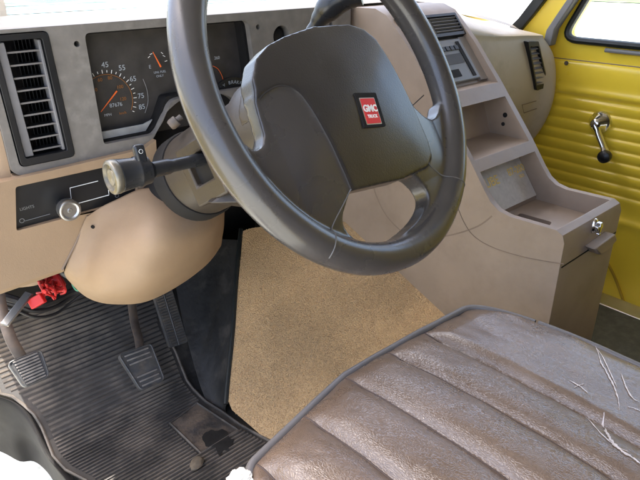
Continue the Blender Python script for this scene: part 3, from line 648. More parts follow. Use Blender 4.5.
def on_wheel(a, b, lift=.0002):
    best = -1
    for t in (TR_, TP_):
        hit = t.ray_cast(W(a, b, .2), -WN)
        if hit[0] is not None: best = max(best, local(hit[0])[2])
    return W(a, b, (best if best > -1 else -.02)+lift)
def seam_on(P, n, r, m, name, lift=.0002):
    bm = bmesh.new(); pts = crom([Vector((a, b, 0)) for a, b in P], n); pts = [on_wheel(p.x, p.y, lift) for p in pts]
    pts = [pts[0]]+[(a+b*2+c)/4 for a, b, c in zip(pts, pts[1:], pts[2:])]+[pts[-1]]
    tube(bm, pts, r, 6); link(name, bm, m, wheel)
seam_on([(-.0695, -.105), (-.0737, -.075), (-.0772, -.045), (-.0832, -.010), (-.0925, .0078), (-.108, .0138), (-.126, .0108), (-.1335, .007)], 8, .0012, M['seam_dark'], 'pad_seam', -.0004)
seam_on([(-.0695, -.106), (-.085, -.116), (-.105, -.128), (-.122, -.140), (-.134, -.152), (-.138, -.157)], 6, .0008, M['seam'], 'spoke_seam')
seam_on([(.082, -.116), (.098, -.130), (.118, -.150), (.130, -.162), (.139, -.170)], 6, .0008, M['seam'], 'spoke_seam')
# badge
em = [(354, 93), (377, 93), (384, 126), (364, 128)]
EH = .0095
def ul(u, v, h):
    r = ray(u, v); p = r*((C0.dot(WN)+h)/r.dot(WN))-C0; return Vector((p.dot(WA), p.dot(WB)))
_e = [ul(u, v, .010) for u, v in em]; _c = sum(_e, Vector((0, 0)))/4; EH = local(on_wheel(_c.x, _c.y, .0004))[2]
E4 = [ul(u, v, EH) for u, v in em]; ec = sum(E4, Vector((0, 0)))/4; ex = ((E4[1]-E4[0])+(E4[2]-E4[3])).normalized(); ey = Vector((-ex.y, ex.x))
ew = ((E4[1]-E4[0]).length+(E4[2]-E4[3]).length)/4; eh = ((E4[3]-E4[0]).length+(E4[2]-E4[1]).length)/4
exw = WA*ex.x+WB*ex.y; eyw = WA*ey.x+WB*ey.y; eo = W(ec.x, ec.y, EH)
bm = bmesh.new(); plate(bm, [rounded([Vector(p) for p in ((-ew, -eh), (ew, -eh), (ew, eh), (-ew, eh))], .0015)], eo, exw, eyw, WN, -.006, .0006); bd = link('badge', bm, M['matt_black'], wheel, bevel=.0006)
bm = bmesh.new(); plate(bm, [rounded([Vector(p) for p in ((-ew*.74, -eh*.86), (ew*.66, -eh*.86), (ew*.66, eh*.70), (-ew*.74, eh*.70))], .001)], eo, exw, eyw, WN, .0006, .0010); link('badge_border', bm, mat('badge_border', (.5, .5, .5), .3, metal=1, bump=0), bd, smooth=False)
bm = bmesh.new(); plate(bm, [rounded([Vector(p) for p in ((-ew*.66, -eh*.80), (ew*.60, -eh*.80), (ew*.60, eh*.65), (-ew*.66, eh*.65))], .001)], eo, exw, eyw, WN, .0010, .0014); link('badge_plate', bm, M['red'], bd, smooth=False)
text('GMC', .0105, eo-exw*ew*.03+eyw*.001+WN*.0016, exw, eyw, WN, M['white_num'], bd, 'lettering', .0002, bold=.0004)
text('TRUCK', .0050, eo-exw*ew*.03-eyw*.0078+WN*.0016, exw, eyw, WN, M['white_num'], bd, 'lettering', .0002, bold=.0001)

# ------------------------------------------------------------------ engine console
con = thing('centre_console', 'taupe plastic engine console with open tray and chrome latch', 'console', (.98, .6, -.6))
XL, XR = .878, 1.092
prof = [Vector(p) for p in ((.385, -.86), (.385, -.425), (.390, -.412), (.402, -.406), (.49, -.409), (.512, -.405), (.530, -.394), (.545, -.377), (.585, -.325), (.67, -.225), (.738, -.150), (.800, -.094), (.83, -.083), (1.0, -.083), (1.0, -.86))]
bm = bmesh.new(); prism_yz(bm, prof, XL, XR)
def cut(pr, x0, x1):
    b_ = bmesh.new(); prism_yz(b_, [Vector(p) for p in pr], x0, x1); return b_
cuts = [cut(((.5, -.226), (.697, -.226), (.803, -.104), (.5, -.104)), XL+.013, XR-.014),
        cut(((.5, -.251), (.705, -.251), (.672, -.330), (.5, -.330)), XL+.012, XR-.016),
        cut(((.5, -.300), (.55, -.3490), (.6135, -.3490), (.548, -.437), (.548, -.480), (.406, -.480), (.404, -.46), (.404, -.30)), XL+.013, XR-.014)]
me = boolean(bm, cuts)
hs = link('housing', me, M['taupe'], con, bevel=.0066, seg=4, angle=28)
# tray sheets
wl_ = []
for q in (((534, 196), (549, 183), (579, 193), (566, 209)), ((508, 224), (520, 213), (552, 222), (545, 232))):
    wl_.append(rounded([Vector((min(max(p.x, XL+.018), XR-.024), min(max(p.y, .412), .534))) for p in (at(u, v, 'z', -.446) for u, v in q)], .006))
bm = bmesh.new(); plate(bm, [[Vector(p) for p in ((XL+.0135, .4045), (XR-.0145, .4045), (XR-.0145, .5475), (XL+.0135, .5475))]]+wl_, (0, 0, 0), X, Y, Z, -.456, -.446); link('cup_tray', bm, M['taupe'], con, bevel=.0015)
nrm = Vector((0, -(.418-.349), 0))
sl0 = Vector((0, .6135, -.3490)); sl1 = Vector((0, .5475, -.4365)); sd = (sl1-sl0).normalized(); sn = Vector((0, sd.z, -sd.y));
if sn.y > 0: sn = -sn
bm = bmesh.new(); plate(bm, [rounded([Vector(p) for p in ((XL+.016, .004), (XR-.018, .004), (XR-.018, (sl1-sl0).length), (XL+.016, (sl1-sl0).length))], .004)], sl0, X, sd, sn, .0005, .0015); tr = link('tray_panel', bm, M['tray'], con, smooth=False)
tp = lambda a, b: sl0+X*a+sd*b+sn*.002
for s_, u, v, sz in (('UBE', 492, 182, .026), ('87-200', 516, 170, .021), ('==', 522, 176, .016)):
    p = atp(u, v, sl0+sn*.0018, sn); text(s_, sz, p, X, -sd, sn, M['chalk'], tr, 'chalk_writing', .0001, bold=.0003)
bm = bmesh.new()
for (x, y) in ((.94, .725), (1.0, .725)): pass
for u, v, r in ((505, 115, .005), (503, 124, .004)):
    p = at(u, v, 'x', XR-.0165); lathe(bm, p, (-1, 0, 0), [(-.004, r), (.0004, r), (.0006, 0)], 16)
link('screw_hole', bm, M['matt_black'], con)
bm = bmesh.new(); pd = [at(u, v, 'z', -.3315) for u, v in ((463, 148), (467, 156), (502, 147), (487, 141))]
plate(bm, [[Vector((p.x, min(p.y, .668))) for p in pd]], (0, 0, 0), X, Y, Z, -.335, -.3305); link('bin_opening', bm, M['matt_black'], con, smooth=False)
# radio face and vent in the upper recess, on its sloping back wall
rb = Vector((0, .803, -.104)); rd = (Vector((0, .697, -.226))-rb).normalized(); rn = Vector((0, rd.z, -rd.y))
if rn.y > 0: rn = -rn
def RP(x, d, h=0): return Vector((x, 0, 0))+rb+rd*d+rn*h
RU = -rd
def rbx(bm, x0, x1, d0, d1, h0, h1): obx(bm, RP((x0+x1)/2, (d0+d1)/2, (h0+h1)/2), X, RU, rn, (x1-x0)/2, (d1-d0)/2, (h1-h0)/2)
rad = bmesh.new(); rbx(rad, XL+.013, XR-.040, .062, .156, .001, .010); radio = link('control_panel', rad, M['radio'], con, bevel=.002)
bm = bmesh.new(); rbx(bm, XR-.062, XR-.052, .070, .150, .010, .0115); link('control_slot', bm, M['matt_black'], radio, smooth=False)
bm = bmesh.new(); rbx(bm, .965, .995, .130, .146, .010, .0115); link('control_slot', bm, M['matt_black'], radio, smooth=False)
bm = bmesh.new(); rbx(bm, XL+.028, XL+.060, .085, .10, .010, .0115); link('control_slot', bm, M['matt_black'], radio, smooth=False)
for k in range(5):
    bm = bmesh.new(); rbx(bm, .962+k*.014, .973+k*.014, .078, .088, .010, .0125); link('control_button', bm, M['black'], radio, bevel=.0006)
bm = bmesh.new(); rbx(bm, .960, 1.026, .096, .118, .010, .0108); link('display_window', bm, M['face'], radio, smooth=False)
for x, d in ((.932, .094), (.95, .120)):
    bm = bmesh.new(); lathe(bm, RP(x, d, .010), rn, [(0, .008), (.012, .007), (.013, 0)], 20); link('control_knob', bm, M['black'], radio)
vb = bmesh.new(); plate(vb, [rounded([Vector(p) for p in ((XL+.012, .004), (XR-.0125, .004), (XR-.0125, .056), (XL+.012, .056))], .003), rounded([Vector(p) for p in ((XL+.018, .010), (XR-.018, .010), (XR-.018, .049), (XL+.018, .049))], .003)], rb, X, rd, rn, .001, .0125); cv = link('centre_vent', vb, M['black'], con, bevel=.0015)
bm = bmesh.new(); rbx(bm, XL+.016, XR-.016, .008, .052, .001, .003); link('vent_back', bm, M['matt_black'], cv, smooth=False)
bm = bmesh.new()
for k in range(10): obx(bm, RP(XL+.026+k*.0095, .030, .007), (X*.75+rn*.65).normalized(), (rn*.75-X*.65).normalized(), RU, .0009, .005, .018)
for k in range(5): obx(bm, RP(XR-.060, .015+k*.0075, .008), X, (rn+RU*.4).normalized(), (RU-rn*.4).normalized(), .042, .004, .0006)
link('vent_slats', bm, M['slat'], cv, smooth=False)
bm = bmesh.new(); rbx(bm, XR-.038, XR-.0125, .058, .160, .0006, .006); link('side_filler', bm, mat('taupe_filler', (.24, .21, .19), .5), con, smooth=False)
# lid gap, latch, pull handle
bm = bmesh.new(); zz = -.4725
plate(bm, [[Vector(p) for p in ((XL+.006, zz), (XR-.003, zz+.002), (XR-.003, zz+.0045), (XL+.006, zz+.0025))]], (0, 0, 0), X, Z, Y, .3842, .386); link('lid_gap', bm, M['matt_black'], con, smooth=False)
hp = [at(u, v, 'y', .384) for u, v in ((585, 246), (606, 231), (608, 237), (602, 244), (590, 252))]
bm = bmesh.new(); plate(bm, [[Vector((p.x, p.z)) for p in hp]], (0, 0, 0), X, Z, Y, .366, .386); link('pull_handle', bm, M['taupe'], con, bevel=.003)
lp_ = at(594.5, 226, 'y', .383)
bm = bmesh.new(); lathe(bm, lp_+Vector((0, .002, 0)), (0, -1, 0), [(0, .0095), (.003, .0095), (.005, .008), (.006, .0075)], 24, sx=1.5); obx(bm, lp_+Vector((0, -.008, .0)), X, Y, Z, .0095, .003, .0035); obx(bm, lp_+Vector((0, -.008, .0)), X, Y, Z, .0035, .004, .0095)
lathe(bm, lp_+Vector((.0, -.006, -.0125)), (0, -1, 0), [(0, .003), (.006, .003), (.007, 0)], 12)
link('latch', bm, M['chrome'], con, bevel=.001)
# seams pressed into the left side
bm = bmesh.new()
for S in ([(372, 178), (376, 195), (386, 215), (400, 230), (410, 236), (430, 238), (455, 234), (478, 226), (492, 216)], [(457, 205), (464, 222), (474, 236), (492, 247), (520, 256), (545, 261), (564, 264)]):
    tube(bm, crom([at(u, v, 'x', XL+.0002) for u, v in S], 5), .0017, 6, flat=.5)
link('side_seam', bm, M['taupe_seam'], con)
bm = bmesh.new(); tube(bm, [at(411, 107, 'x', XL+.0003), at(424, 95, 'x', XL+.0003)], .0012, 6); link('panel_gap', bm, M['seam_dark'], con)

# ------------------------------------------------------------------ carpeted engine cover
P1 = at(262, 434, 'z', -.872)
A1 = at(448, 318, 'x', XL); A2 = at(345, 222, 'x', XL)
cn = (A2-A1).cross(P1-A1).normalized()
if cn.z < 0: cn = -cn
cover = thing('engine_cover', 'tan carpet covered engine cover sloping below the console', 'engine cover', (.75, .75, FZ))
cpts = [(243, 231), (252, 228), (300, 222), (345, 222), (448, 318), (470, 338), (540, 402), (420, 520), (300, 470), (268, 441), (232, 410), (228, 400), (236, 310)]
P3 = [atp(u, v, A1, cn) for u, v in cpts]
o0 = A1; cx = (A2-A1).normalized(); cy = cn.cross(cx)
L2 = [Vector(((p-o0).dot(cx), (p-o0).dot(cy))) for p in P3]
bm = bmesh.new(); plate(bm, [L2], o0, cx, cy, cn, -.02, 0)
bmesh.ops.subdivide_edges(bm, edges=bm.edges, cuts=1)
def inside(p, poly):
    c = False; n = len(poly)
    for i in range(n):
        a, b = poly[i], poly[i-1]
        if (a.y > p.y) != (b.y > p.y) and p.x < (b.x-a.x)*(p.y-a.y)/(b.y-a.y)+a.x: c = not c
    return c
link('carpet', bm, M['carpet'], cover, smooth=False, bevel=.006)
# carpet pile: thousands of short tufts standing on the cover
bm = bmesh.new(); xs = [p.x for p in L2]; ys_ = [p.y for p in L2]; cnt = 0
vv = []; ff = []
rnd = random.Random(3)
while cnt < 90000:
    p = Vector((rnd.uniform(min(xs), max(xs)), rnd.uniform(min(ys_), max(ys_))))
    if not inside(p, L2): cnt += .0; 
    if not inside(p, L2): continue
    a = rnd.uniform(0, 6.28); w_ = rnd.uniform(.0006, .0011); h = rnd.uniform(.0005, .0015)
    d = cx*math.cos(a)+cy*math.sin(a); ln = (cx*rnd.uniform(-1, 1)+cy*rnd.uniform(-1, 1))*.0016
    b0 = o0+cx*p.x+cy*p.y
    k = len(vv); vv += [b0-d*w_, b0+d*w_, b0+cn*h+ln+d*w_*.6, b0+cn*h+ln-d*w_*.6]; ff.append((k, k+1, k+2, k+3)); cnt += 1
bm.free(); me = bpy.data.meshes.new('carpet_pile'); me.from_pydata([tuple(v) for v in vv], [], ff)
link('carpet_pile', me, M['carpet'], cover, smooth=False)
# rubber edge
bm = bmesh.new(); tube(bm, crom([atp(u, v, A1, cn) for u, v in ((241, 229), (237, 270), (233, 330), (228, 380), (226, 404))], 6), .0055, 8)
link('rubber_edge', bm, M['seal'], cover)
bm = bmesh.new(); q = [p-cn*.021 for p in P3]; base = [Vector((p.x+.02, p.y, p.z-.4)) for p in P3]
V1 = [bm.verts.new(p) for p in q]; V2 = [bm.verts.new(Vector((max(p.x+.06, .55), p.y, -.9))) for p in q]
for i in range(len(q)): bm.faces.new((V1[i], V1[(i+1) % len(q)], V2[(i+1) % len(q)], V2[i]))
link('metal_side', bm, M['floor_black'], cover, smooth=False)

# ------------------------------------------------------------------ floor mat with ribs
fm = thing('floor_mat', 'dirty ribbed black rubber mat in the driver footwell', 'floor mat', (.34, .95, FZ))
mo = [on_floor(u, v, .006) for u, v in ((0, 393), (12, 396), (23, 404), (34, 414), (41, 425), (47, 440), (53, 455), (66, 469), (87, 480), (120, 520))]
mo += [Vector((.30, .62, 0)), Vector((.53, .60, 0))]
mo += [on_floor(u, v, .006) for u, v in ((282, 447), (265, 438), (240, 424), (222, 411), (206, 401), (193, 388), (187, 380), (181, 365), (176, 352), (170, 340), (162, 325))]
yt = 1.335
mo += [Vector((.60, yt, 0)), Vector((.17, yt, 0)), Vector((.14, 1.31, 0))]
poly = [Vector((p.x, p.y)) for p in mo]
hpad = [Vector((p.x, p.y)) for p in (on_floor(u, v, .006) for u, v in ((170, 423), (197, 403), (238, 430), (201, 453)))]
def spans(y, poly):
    xs = []
    n = len(poly)
    for i in range(n):
        a, b = poly[i], poly[(i+1) % n]
        if (a.y > y) != (b.y > y): xs.append(a.x+(b.x-a.x)*(y-a.y)/(b.y-a.y))
    xs.sort(); return list(zip(xs[::2], xs[1::2]))
bm = bmesh.new()
y = .60
def strip(bm, x0, x1, y0, y1, h):
    n = max(1, int((x1-x0)/.03)); prev = None
    for i in range(n+1):
        x = x0+(x1-x0)*i/n; w_ = .0015*noise.noise((x*7, y0*7, 3)); 
        A = [bm.verts.new((x, y0+w_, fz(y0)+.002)), bm.verts.new((x, y0+.0009+w_, fz(y0)+h)), bm.verts.new((x, y1-.0009+w_, fz(y1)+h)), bm.verts.new((x, y1+w_, fz(y1)+.002))]
        if prev:
            for k in range(3): bm.faces.new((prev[k], A[k], A[k+1], prev[k+1]))
        prev = A
pit = .0088
while y < 1.33:
    for x0, x1 in spans(y, poly):
        hs_ = spans(y, hpad)
        segs = [(x0+.012, x1-.010)]
        for h0, h1 in hs_: segs = [(s0, min(s1_, h0-.006)) for s0, s1_ in segs]+[(max(s0, h1+.006), s1_) for s0, s1_ in segs]
        for s0, s1_ in segs:
            if s1_-s0 > .004: strip(bm, s0, s1_, y, y+pit*.52, .0062)
    y += pit
link('ribs', bm, M['mat_rib'], fm, smooth=False)
# base sheet of the mat
bm = bmesh.new(); y = .60
ysam = [.6+i*.01 for i in range(74)]
for a, b in zip(ysam, ysam[1:]):
    sa, sb_ = spans(a+1e-4, poly), spans(b-1e-4, poly)
    if sa and sb_:
        v = [bm.verts.new((sa[0][0], a, fz(a)+.003)), bm.verts.new((sa[-1][1], a, fz(a)+.003)), bm.verts.new((sb_[-1][1], b, fz(b)+.003)), bm.verts.new((sb_[0][0], b, fz(b)+.003))]; bm.faces.new(v)
bmesh.ops.remove_doubles(bm, verts=bm.verts, dist=1e-5)
link('mat_sheet', bm, M['mat_rubber'], fm, smooth=False)
def dense(P, d=.02):
    out = []
    for a, b in zip(P, P[1:]):
        n = max(1, int((b-a).length/d)); out += [a.lerp(b, i/n) for i in range(n)]
    return out+[P[-1]]
bm = bmesh.new()
ring = dense(poly); tube(bm, [Vector((p.x, p.y, fz(p.y)+.004)) for p in ring], .0032, 6, closed=True)
ring = dense(hpad+[hpad[0]])[:-1]; tube(bm, [Vector((p.x, p.y, fz(p.y)+.005)) for p in ring], .0028, 6, closed=True)
link('raised_border', bm, M['mat_rib'], fm)
bm = bmesh.new(); plate(bm, [hpad], (0, 0, FZ), X, Y, Z, .003, .0052); link('heel_pad', bm, mat('heel_pad_rubber', (.05, .045, .042), .5, var=.4, vscale=25, bump=.6, bscale=200, bdist=.002, dirt=(.2, .15, .11), dscale=16, dlo=.45, dhi=.7), fm, smooth=False)
# worn-through hole and the loose dirt lump in it
bm = bmesh.new(); c = on_floor(219, 441, .007)
lp = [Vector((c.x+.024*(1+.8*noise.noise((math.cos(a)*2, math.sin(a)*2, 9)))*math.cos(a), c.y+.036*(1+.8*noise.noise((math.cos(a)*2, math.sin(a)*2, 5)))*math.sin(a))) for a in [2*math.pi*k/30 for k in range(30)]]
plate(bm, [lp], (0, 0, FZ), X, Y, Z, .0064, .0072); link('worn_patch', bm, M['floor_black'], fm, smooth=False)
bm = bmesh.new(); bmesh.ops.create_icosphere(bm, subdivisions=3, radius=1); c = on_floor(197, 463, .012)
for v in bm.verts:
    k = 1+.22*noise.noise(v.co*1.7); v.co = Vector((v.co.x*.018*k, v.co.y*.012*k, v.co.z*.006*k)); v.co.rotate(Matrix.Rotation(.6, 3, 'Z')); v.co += c
setp(link('dirt_clod', bm, mat('dry_mud', (.13, .105, .075), .95, var=.3, vscale=80, bump=.6)), 'small clod of dry mud lying on the ribbed floor mat', 'dirt clod')
# dark edge trim between floor and door opening
bm = bmesh.new(); es = [on_floor(u, v, .0) for u, v in ((-12, 396), (8, 402), (22, 412), (34, 430), (46, 455), (66, 480), (90, 510))]
eo_ = [at(u, v, 'z', -.935) for u, v in ((-14, 428), (0, 434), (14, 441), (28, 441), (41, 451), (54, 470), (76, 505))]
grid_surf(bm, [[p+Vector((.012, 0, -.004)) for p in es], [p+Vector((0, 0, .001)) for p in es], [a.lerp(b, .3)+Z*-.004 for a, b in zip(es, eo_)], eo_, [p+Z*-.06 for p in eo_]], 4, 4)
setp(link('sill_trim', bm, M['matt_black']), 'black rubber trim along the driver doorway beside the ribbed mat', 'sill trim')
# toe-board grime: dark side metal left of the carpet
bm = bmesh.new(); sp = [on_floor(u, v, 0) for u, v in ((176, 352), (187, 382), (206, 401), (232, 420))]
tp_ = [atp(u, v, A1, cn) for u, v in ((241, 240), (237, 290), (231, 350), (228, 402))]
grid_surf(bm, [[a.lerp(b, t)+Vector((0, .02*math.sin(math.pi*t), -.015*math.sin(math.pi*t))) for a, b in zip([Vector((.62, 1.30, -.62))]+[Vector((.555, 1.15, fz(1.15)))]+sp[2:], tp_)] for t in (0, .3, .7, 1)], 5, 5)
setp(link('kick_panel', bm, M['floor_black']), 'grimy black metal panel between the ribbed mat and the carpet', 'kick panel')

# ------------------------------------------------------------------ pedals
def pedal_pad(bm_, px, y0, tilt, th=.016, ribs=6, m=M['rubber']):
    pass
def make_pedal(name, label, quad, y, tilt, arm, arm_r, nrib, cat='pedal', pit_dir=0):
    "quad: photo corners TL TR BR BL, on a plane through depth y leaning back by tilt"
    n = Vector((0, -math.cos(tilt), math.sin(tilt))); c = at(sum(q[0] for q in quad)/4, sum(q[1] for q in quad)/4, 'y', y)
    t = thing(name, label, cat, c)
    P = [atp(u, v, c, n) for u, v in quad]; uy = Vector((0, math.sin(tilt), math.cos(tilt)))
    L = [Vector(((p-c).dot(X), (p-c).dot(uy))) for p in P]
    bm = bmesh.new(); plate(bm, [rounded(L, .008, 5)], c, X, uy, n, -.014, 0); link('pedal_pad', bm, M['rubber'], t, bevel=.003, seg=3)
    bm = bmesh.new()
    TL, TR, BR, BL = L
    for k in range(nrib):
        f = (k+.8)/(nrib+.6)
        if name == 'brake_pedal' and k in (3, 4): continue
        a = TL.lerp(BL, f); b = TR.lerp(BR, f); a2 = a.lerp(b, .13); b2 = a.lerp(b, .87); d = (b2-a2); mid = (a2+b2)/2
        dw = (X*d.x+uy*d.y).normalized(); obx(bm, c+X*mid.x+uy*mid.y+n*.001, dw, n.cross(dw), n, d.length/2, .0016, .0022)
    link('pad_ribs', bm, M['pedal_rib'], t, bevel=.0008)
    bm = bmesh.new()
    rim_ = rounded([p*.97 for p in L], .008, 5); tube(bm, [c+X*p.x+uy*p.y+n*.001 for p in rim_], .0016, 6, closed=True); link('pad_rim', bm, M['rubber'], t)
    bm = bmesh.new(); A = [c-n*.014]+[at(u, v, 'y', yy) for u, v, yy in arm]; tube(bm, crom(A, 5), arm_r, 10, flat=.45, up=n); link('pedal_arm', bm, M['dirty_metal'], t)
    return t
bp_ = make_pedal('brake_pedal', 'wide black brake pedal with a worn shiny middle', [(118, 355), (151, 343), (165, 380), (141, 391)], .98, .75, [(139, 340, 1.04), (134, 320, 1.09), (131, 290, 1.14), (130, 240, 1.17)], .0095, 8)
pb = make_pedal('parking_brake_pedal', 'small square parking brake pedal nearest the driver door', [(7, 363), (41, 349), (50, 376), (24, 388)], .96, .7, [(14, 345, .99), (6, 325, 1.03), (0, 300, 1.08), (-6, 260, 1.12)], .010, 9)
# accelerator: long tread
n = Vector((0, -math.cos(.45), math.sin(.45))); uy = Vector((0, math.sin(.45), math.cos(.45))); c = at(173, 322, 'y', 1.06)
ac = thing('accelerator_pedal', 'long narrow black accelerator pedal beside the carpeted cover', 'pedal', c)
L = [Vector(((p-c).dot(X), (p-c).dot(uy))) for p in (atp(u, v, c, n) for u, v in ((152, 290), (170, 282), (188, 342), (170, 348)))]
bm = bmesh.new(); plate(bm, [rounded(L, .005)], c, X, uy, n, -.012, 0); link('pedal_pad', bm, M['rubber'], ac, bevel=.002)
bm = bmesh.new()
for k in range(22):
    f = (k+.7)/22.6
    for s0, s1x in ((.08, .44), (.56, .92)):
        a = L[0].lerp(L[3], f); b = L[1].lerp(L[2], f); a2 = a.lerp(b, s0); b2 = a.lerp(b, s1x); d = b2-a2; mid = (a2+b2)/2; dw = (X*d.x+uy*d.y).normalized()
        obx(bm, c+X*mid.x+uy*mid.y+n*.0008, dw, n.cross(dw), n, d.length/2, .0011, .0016)
link('pad_ribs', bm, M['mat_rib'], ac, smooth=False)
bm = bmesh.new(); a = L[0].lerp(L[1], .5); b = L[3].lerp(L[2], .5); tube(bm, [c+X*a.x+uy*a.y+n*.001, c+X*b.x+uy*b.y+n*.001], .0014, 6); link('centre_rib', bm, M['rubber'], ac)
bm = bmesh.new(); tube(bm, crom([c-n*.012+uy*.02, c-n*.03+uy*.08, Vector((c.x-.01, 1.2, -.42))], 5), .006, 8); link('pedal_arm', bm, M['dirty_metal'], ac)

# ------------------------------------------------------------------ loose wiring under the dash, release lever
wr = thing('wiring_connector', 'bright red connectors hanging on loose wires under the dashboard', 'connector', atd(50, 290, 1.08))
bm = bmesh.new(); rr = random.Random(5)
for k in range(13):
    p0 = atd(rr.uniform(36, 62), rr.uniform(272, 282), 1.06+rr.uniform(-.02, .02)); p1 = atd(rr.uniform(42, 66), rr.uniform(284, 291), 1.02+rr.uniform(-.03, .02)); p2 = atd(rr.uniform(36, 62), rr.uniform(288, 299), 1.05+rr.uniform(-.02, .02))
    tube(bm, crom([p0, p1, p2], 5), .0022, 6)
link('red_wires', bm, M['red_wire'], wr)
fx = (RX*.8-DN*.45).normalized(); fy = (DN+RX*.4).normalized(); fn = fx.cross(fy).normalized(); fy = fn.cross(fx)
bm = bmesh.new(); obx(bm, atd(52, 284, 1.05), fx, fy, fn, .020, .014, .008); link('red_plug', bm, M['red_conn'], wr, bevel=.003)
bm = bmesh.new(); obx(bm, atd(37, 301, 1.02), fx, fy, fn, .013, .009, .006); link('red_plug', bm, M['red_conn'], wr, bevel=.0015)
bm = bmesh.new(); tube(bm, crom([atd(58, 272, 1.1), atd(66, 275, 1.02), atd(76, 281, 1.03), atd(82, 290, 1.06)], 5), .005, 8); link('grey_lead', bm, mat('grey_lead', (.12, .13, .13), .5), wr)
bm = bmesh.new(); tube(bm, crom([atd(72, 284, 1.02), atd(76, 290, 1.02), atd(81, 290, 1.02), atd(83, 285, 1.02)], 5), .0013, 6); link('green_wire', bm, M['green_wire'], wr)
for k, (lab) in enumerate(('thick black wiring loom drooping left of the red connectors', 'thin black wire drooping behind the red connectors', 'black wire hanging lowest under the red connectors')):
    bm = bmesh.new(); r2 = random.Random(20+k); pts = [atd(-10, 292+6*k, 1.1), atd(15, 300+5*k, 1.1), atd(35, 305+6*k, 1.12), atd(55, 300+7*k, 1.15), atd(72, 292+5*k, 1.18), atd(95, 285, 1.2)]
    tube(bm, crom(pts, 6), (.008, .004, .003)[k], 8); setp(link('loose_wire', bm, M['wire']), lab, 'wire', 'wires hanging under the dashboard')
rl = thing('release_lever', 'flat grey metal release lever under the dashboard edge', 'lever', atd(16, 310, 1.0))
bm = bmesh.new(); a, b = atd(4, 325, .97), atd(29, 293, 1.02); d = (b-a).normalized(); sd2 = d.cross(FW).normalized(); obx(bm, (a+b)/2, d, sd2, d.cross(sd2), (b-a).length/2, .0065, .0022); link('lever_blade', bm, mat('lever_grey', (.22, .23, .24), .3, metal=.5), rl, bevel=.001)
bm = bmesh.new(); q0 = a-sd2*.0068; q1 = b-sd2*.0068; tube(bm, [q0, q1], .0016, 6); link('bright_edge', bm, M['brushed'], rl)

# ------------------------------------------------------------------ driver seat
seat = thing('driver_seat', 'worn brown vinyl seat cushion with pleats and grey piping', 'seat', (.48, .1, -.6))
SX0, SX1 = .222, .734; SZ = -.492
def yf(x):
    base = .398+.036*min(1, (x-.23)/.2) + .006*math.sin((x-.3)*9)
    if x > .675: t = min(1, (x-.675)/(SX1-.675)); base -= .19*(1-math.sqrt(max(0, 1-t**2.4)))
    if x < .26: t = min(1, (.26-x)/(.26-SX0)); base -= .07*(1-math.sqrt(max(0, 1-t*t)))
    return base
seams = [.255, .339, .424, .506, .583]
def bend(x, y): return x+.035*max(0, .43-y)**1.5*1.0*(1 if x < .6 else .4)   # pleats wander slightly
def sz(x, y):
    xx = x+.10*max(0, .33-y)**2*1.0
    e = min((x-SX0), (SX1-x)*1.0, (yf(x)-y)*1.0); e = max(0, e)
    am = .45 if x > .64 else 1-.55*sstep((x-.45)/.19); z = SZ+.013*am*(1-math.exp(-e/.014))+.020*am*(1-math.exp(-e/.09))
    if xx < seams[-1]:
        k = max([i for i, s in enumerate(seams) if xx >= s] or [-1])
        a = seams[k] if k >= 0 else SX0-.04; b = seams[k+1] if k >= 0 else seams[0]
        t = (xx-a)/(b-a); q = 1-abs(2*t-1)**3.2
        fade = min(1, max(0, (yf(x)-y-.004)/.03))
        z += (.0135*q-.0115)*fade
    else:
        t = min(1, (xx-seams[-1])/.02); fade = min(1, max(0, (yf(x)-y-.004)/.03)); z += (.0145*(1-(1-t)**2)-.0115)*fade
        z -= .0012*math.exp(-((x-.655+.3*(.40-y))/.009)**2)*sstep((y-.33)/.05)
    z += .0016*noise.noise((x*16, y*9, .3))+.0006*noise.noise((x*60, y*22, 1.3))+(.0008 if x < .6 else .0003)*abs(noise.noise((x*44+y*8, y*26, 4)))+.0016*noise.noise((x*26, y*20, 8))
    return z
xs = []; nx = 300
for i in range(nx+1):
    t = i/nx; xs.append(SX0+(SX1-SX0)*(t+.35*(math.sin(2*math.pi*t)/(-2*math.pi))))
ny = 300; vv = []; ff = []
for x in xs:
    f = yf(x); y0 = -.30
    for j in range(ny+1):
        t = j/ny; y_ = y0+(f-y0)*(1-(1-t)**1.25); vv.append((x, y_, sz(x, y_)))
for i in range(nx):
    for j in range(ny): k = i*(ny+1)+j; ff.append((k, k+ny+1, k+ny+2, k+1))
# skirt all round
edge = [i*(ny+1)+ny for i in range(nx+1)]
sidel = [j for j in range(ny+1)]; sider = [nx*(ny+1)+j for j in range(ny, -1, -1)]
ringi = sidel+edge[1:]+sider[1:]
k0_ = len(vv)
for i in ringi: x, y_, z = vv[i]; vv.append((x+(.006 if x > .7 else (-.006 if x < .24 else 0)), y_+.006, SZ-.05))
k1_ = len(vv)
for i in ringi: x, y_, z = vv[i]; vv.append((x, y_-.004, SZ-.13))
for a in range(len(ringi)-1):
    ff.append((ringi[a], ringi[a+1], k0_+a+1, k0_+a)); ff.append((k0_+a, k0_+a+1, k1_+a+1, k1_+a))
me = bpy.data.meshes.new('cushion'); me.from_pydata(vv, [], ff); cu_ = link('cushion', me, M['leather'], seat)
